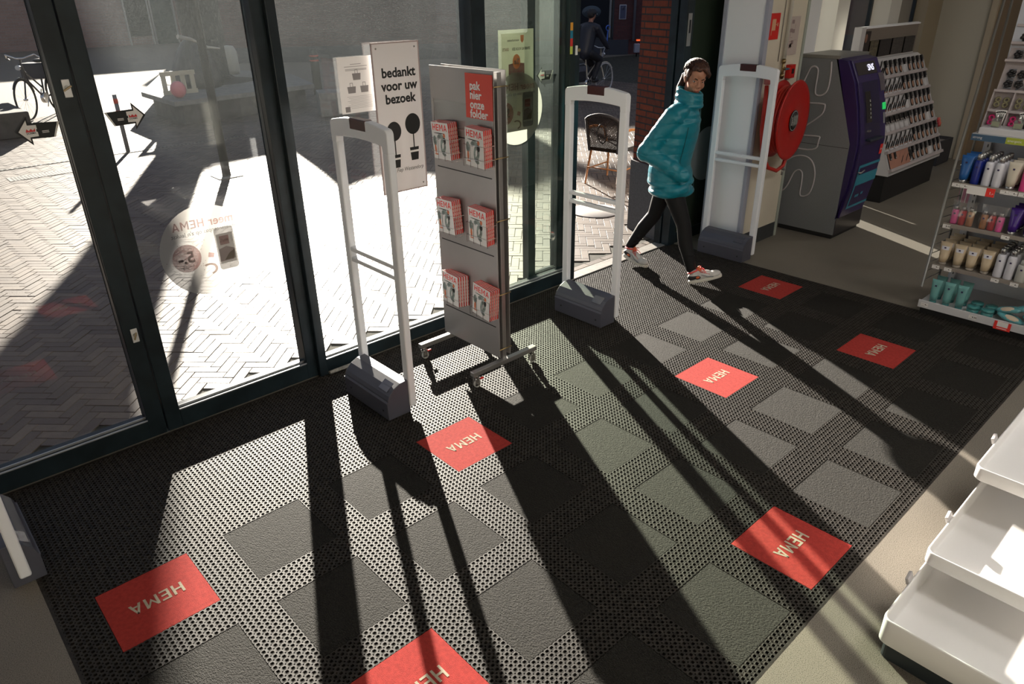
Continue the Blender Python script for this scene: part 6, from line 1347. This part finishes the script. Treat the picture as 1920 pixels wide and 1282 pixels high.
# bicycles
CREAMB = mat('bike_cream', (.48, .45, .38), .35); TYRE = mat('tyre', (.02, .02, .02), .7); WTYRE = mat('tyre_pale', (.40, .40, .42), .5)
def bicycle(root_name, label, loc, rz, frame_m, tyre_m, sc_=1.0):
    t = thing(root_name, label, 'bicycle', loc, rz, None); t.scale = (sc_,) * 3
    for x in (-.53, .55):
        w_ = MB().tube([(x + .325 * math.cos(a), 0, .345 + .325 * math.sin(a)) for a in [2 * math.pi * k / 40 for k in range(40)]], .017, 8, closed=True).build('wheel', tyre_m, t)
        sp_ = MB()
        for k in range(16): a = math.pi * 2 * k / 16; sp_.cyl((x, .01 * (-1) ** k, .345), (x + .31 * math.cos(a), 0, .345 + .31 * math.sin(a)), .0016, n=4, caps=False)
        sp_.cyl((x, -.03, .345), (x, .03, .345), .02, n=10); sp_.build('spokes', CHROME, w_)
        MB().tube([(x + .355 * math.cos(a), 0, .345 + .355 * math.sin(a)) for a in [math.radians(d) for d in (range(35, 175, 10) if x > 0 else range(10, 190, 10))]], .012, 6).build('mudguard', frame_m, t)
    f_ = MB(); f_.tube([(-.53, 0, .345), (-.08, 0, .30), (.30, 0, .62), (.38, 0, .92)], .016, 8).tube([(-.08, 0, .30), (-.20, 0, .88)], .016, 8).tube([(-.53, 0, .345), (-.17, 0, .74)], .011, 8).tube([(.55, 0, .345), (.42, 0, .62), (.37, 0, .98)], .014, 8).tube([(-.12, 0, .46), (.36, 0, .80)], .014, 8); f_.build('frame', frame_m, t)
    MB().tube([(.22, -.29, .98), (.33, -.24, 1.06), (.37, -.06, 1.0), (.37, .06, 1.0), (.33, .24, 1.06), (.22, .29, .98)], .012, 8).build('handlebar', CHROME, t)
    for s in (-1, 1): MB().cyl((.14, s * .30, .96), (.25, s * .28, .99), .017, n=8).build('grip', BLACK, t)
    MB().ell((-.22, 0, .92), .13, .08, .035, 16, 8).build('saddle', BLACK, t); MB().cyl((-.08, -.03, .30), (-.08, .03, .30), .09, n=20).build('chainwheel', CHROME, t)
    MB().cyl((-.08, .07, .30), (.02, .07, .16), .009).cyl((-.08, -.07, .30), (-.18, -.07, .44), .009).build('crank', CHROME, t); MB().box(-.78, -.30, -.05, .05, .72, .735).build('carrier', CHROME, t)
    MB().cyl((.46, 0, .86), (.52, 0, .86), .04, n=14).build('head_lamp', CHROME, t)
    return t
b1 = bicycle('bicycle', 'dark parked bicycle seen from the front at the far left', (3.1, 14.9, 0), math.radians(-128), mat('bike_dark', (.03, .035, .045), .4), TYRE, 1.12)
MB().box(-.45, -.12, -.32, .32, .62, .88).build('crate', mat('crate_navy', (.02, .025, .04), .6), b1, .02)
rz = .11; b2 = bicycle('bicycle', 'cream city bicycle being ridden across the street', (12.33, 8.34, 0), rz, CREAMB, WTYRE, 1.0)
MB().box(-.74, -.42, -.20, -.06, .38, .72).build('pannier', mat('pannier_black', (.012, .012, .014), .45), b2, .03); MB().box(-.74, -.42, .06, .20, .38, .72).build('pannier', MATS['pannier_black'], b2, .03); MB().box(-.815, -.79, -.05, .05, .71, .76).build('tail_light', mat('tail_red', (1.0, .06, .02), .4, emit=1.2), b2)
MB().box(-.70, -.46, -.215, -.20, .60, .70).build('patterned_flap', mat('flap', (.06, .065, .085), .5, noise=.5, scale=60), b2)
cy = thing('person', 'cyclist in dark clothes seen from behind, riding the cream bicycle', 'person', (12.33, 8.34, 0), rz)
g = MB(); capsule(g, (-.20, 0, .98), .13, (-.10, 0, 1.36), .15); g.ell((-.08, 0, 1.46), .10, .20, .07, 16, 10); capsule(g, (-.06, 0, 1.48), .05, (-.02, 0, 1.58), .05); g.ell((0, 0, 1.66), .09, .075, .11, 18, 12)
for s in (-1, 1):
    capsule(g, (-.08, s * .19, 1.42), .055, (.10, s * .24, 1.18), .045); capsule(g, (.10, s * .24, 1.18), .045, (.24, s * .26, 1.02), .032)
    kn = (.20, s * .10, .78 if s < 0 else .66); ft = (.02, s * .10, .26 if s > 0 else .50)
    if s < 0: ft = (-.02, -.11, .42)
    capsule(g, (-.18, s * .09, .95), .085, kn, .060); capsule(g, kn, .058, ft, .040)
blob(g, 'body', mat('face_skin', (.30, .14, .09), .5), cy, .012, 4)
g = MB(); capsule(g, (-.22, 0, .96), .165, (-.10, 0, 1.36), .18); g.ell((-.08, 0, 1.45), .13, .235, .085, 18, 10)
for s in (-1, 1): capsule(g, (-.08, s * .20, 1.42), .078, (.10, s * .25, 1.18), .066); capsule(g, (.10, s * .25, 1.18), .064, (.22, s * .265, 1.04), .048)
blob(g, 'dark_jacket', mat('jacket_dark', (.012, .014, .024), .5), cy, .012, 4)
g = MB()
for s in (-1, 1):
    kn = (.20, s * .10, .78 if s < 0 else .66); ft = (.02, .10, .26) if s > 0 else (-.02, -.11, .42)
    capsule(g, (-.18, s * .09, .93), .10, kn, .075); capsule(g, kn, .072, ft, .052)
blob(g, 'trousers', mat('trouser_dark', (.010, .010, .013), .6), cy, .012, 4)
for s, ft in ((1, (.02, .10, .20)), (-1, (-.02, -.11, .36))): MB().ell((ft[0] + .06, ft[1], ft[2]), .13, .045, .045, 14, 8).build('shoe', BLACK, cy)
MB().lathe([(0, .10), (.075, .085), (.098, .02), (.098, -.01), (0, -.01)][::-1], (-.01, 0, 1.69), 20).build('dark_cap', mat('cap_dark', (.010, .010, .013), .6), cy); MB().ell((-.03, 0, 1.68), .085, .082, .09, 16, 10).build('hair', mat('hair_dark', (.012, .010, .010), .6), cy)
MB().tube([(.075, -.09, 1.68), (.02, -.085, 1.68)], .004, 6).build('glasses', CHROME, cy)
for s in (-1, 1): MB().ell((.25, s * .27, 1.01), .05, .035, .03, 12, 8).build('glove', BLACK, cy)
cr = thing('crutch', 'blue forearm crutch with silver shaft held on the handlebar', 'crutch', (12.33, 8.34, 0), rz); BLU = mat('crutch_blue', (.03, .12, .55), .35)
MB().tube([(.02, -.28, .86), (.30, -.20, 1.12)], .011, 8).build('shaft', mat('alu', (.55, .56, .62), .3, metal=.6), cr); MB().tube([(.30, -.20, 1.12), (.38, -.16, 1.36)], .014, 8).build('upper_tube', BLU, cr); MB().tube([(.38 + .07 * math.cos(a), -.16, 1.40 + .05 * math.sin(a)) for a in [2 * math.pi * k / 16 for k in range(14)]], .012, 8).build('arm_cuff', BLU, cr); MB().tube([(.30, -.20, 1.14), (.42, -.14, 1.10)], .014, 8).build('handle', BLU, cr)
# give the camera-independent depsgraph its final state
bpy.context.view_layer.update()
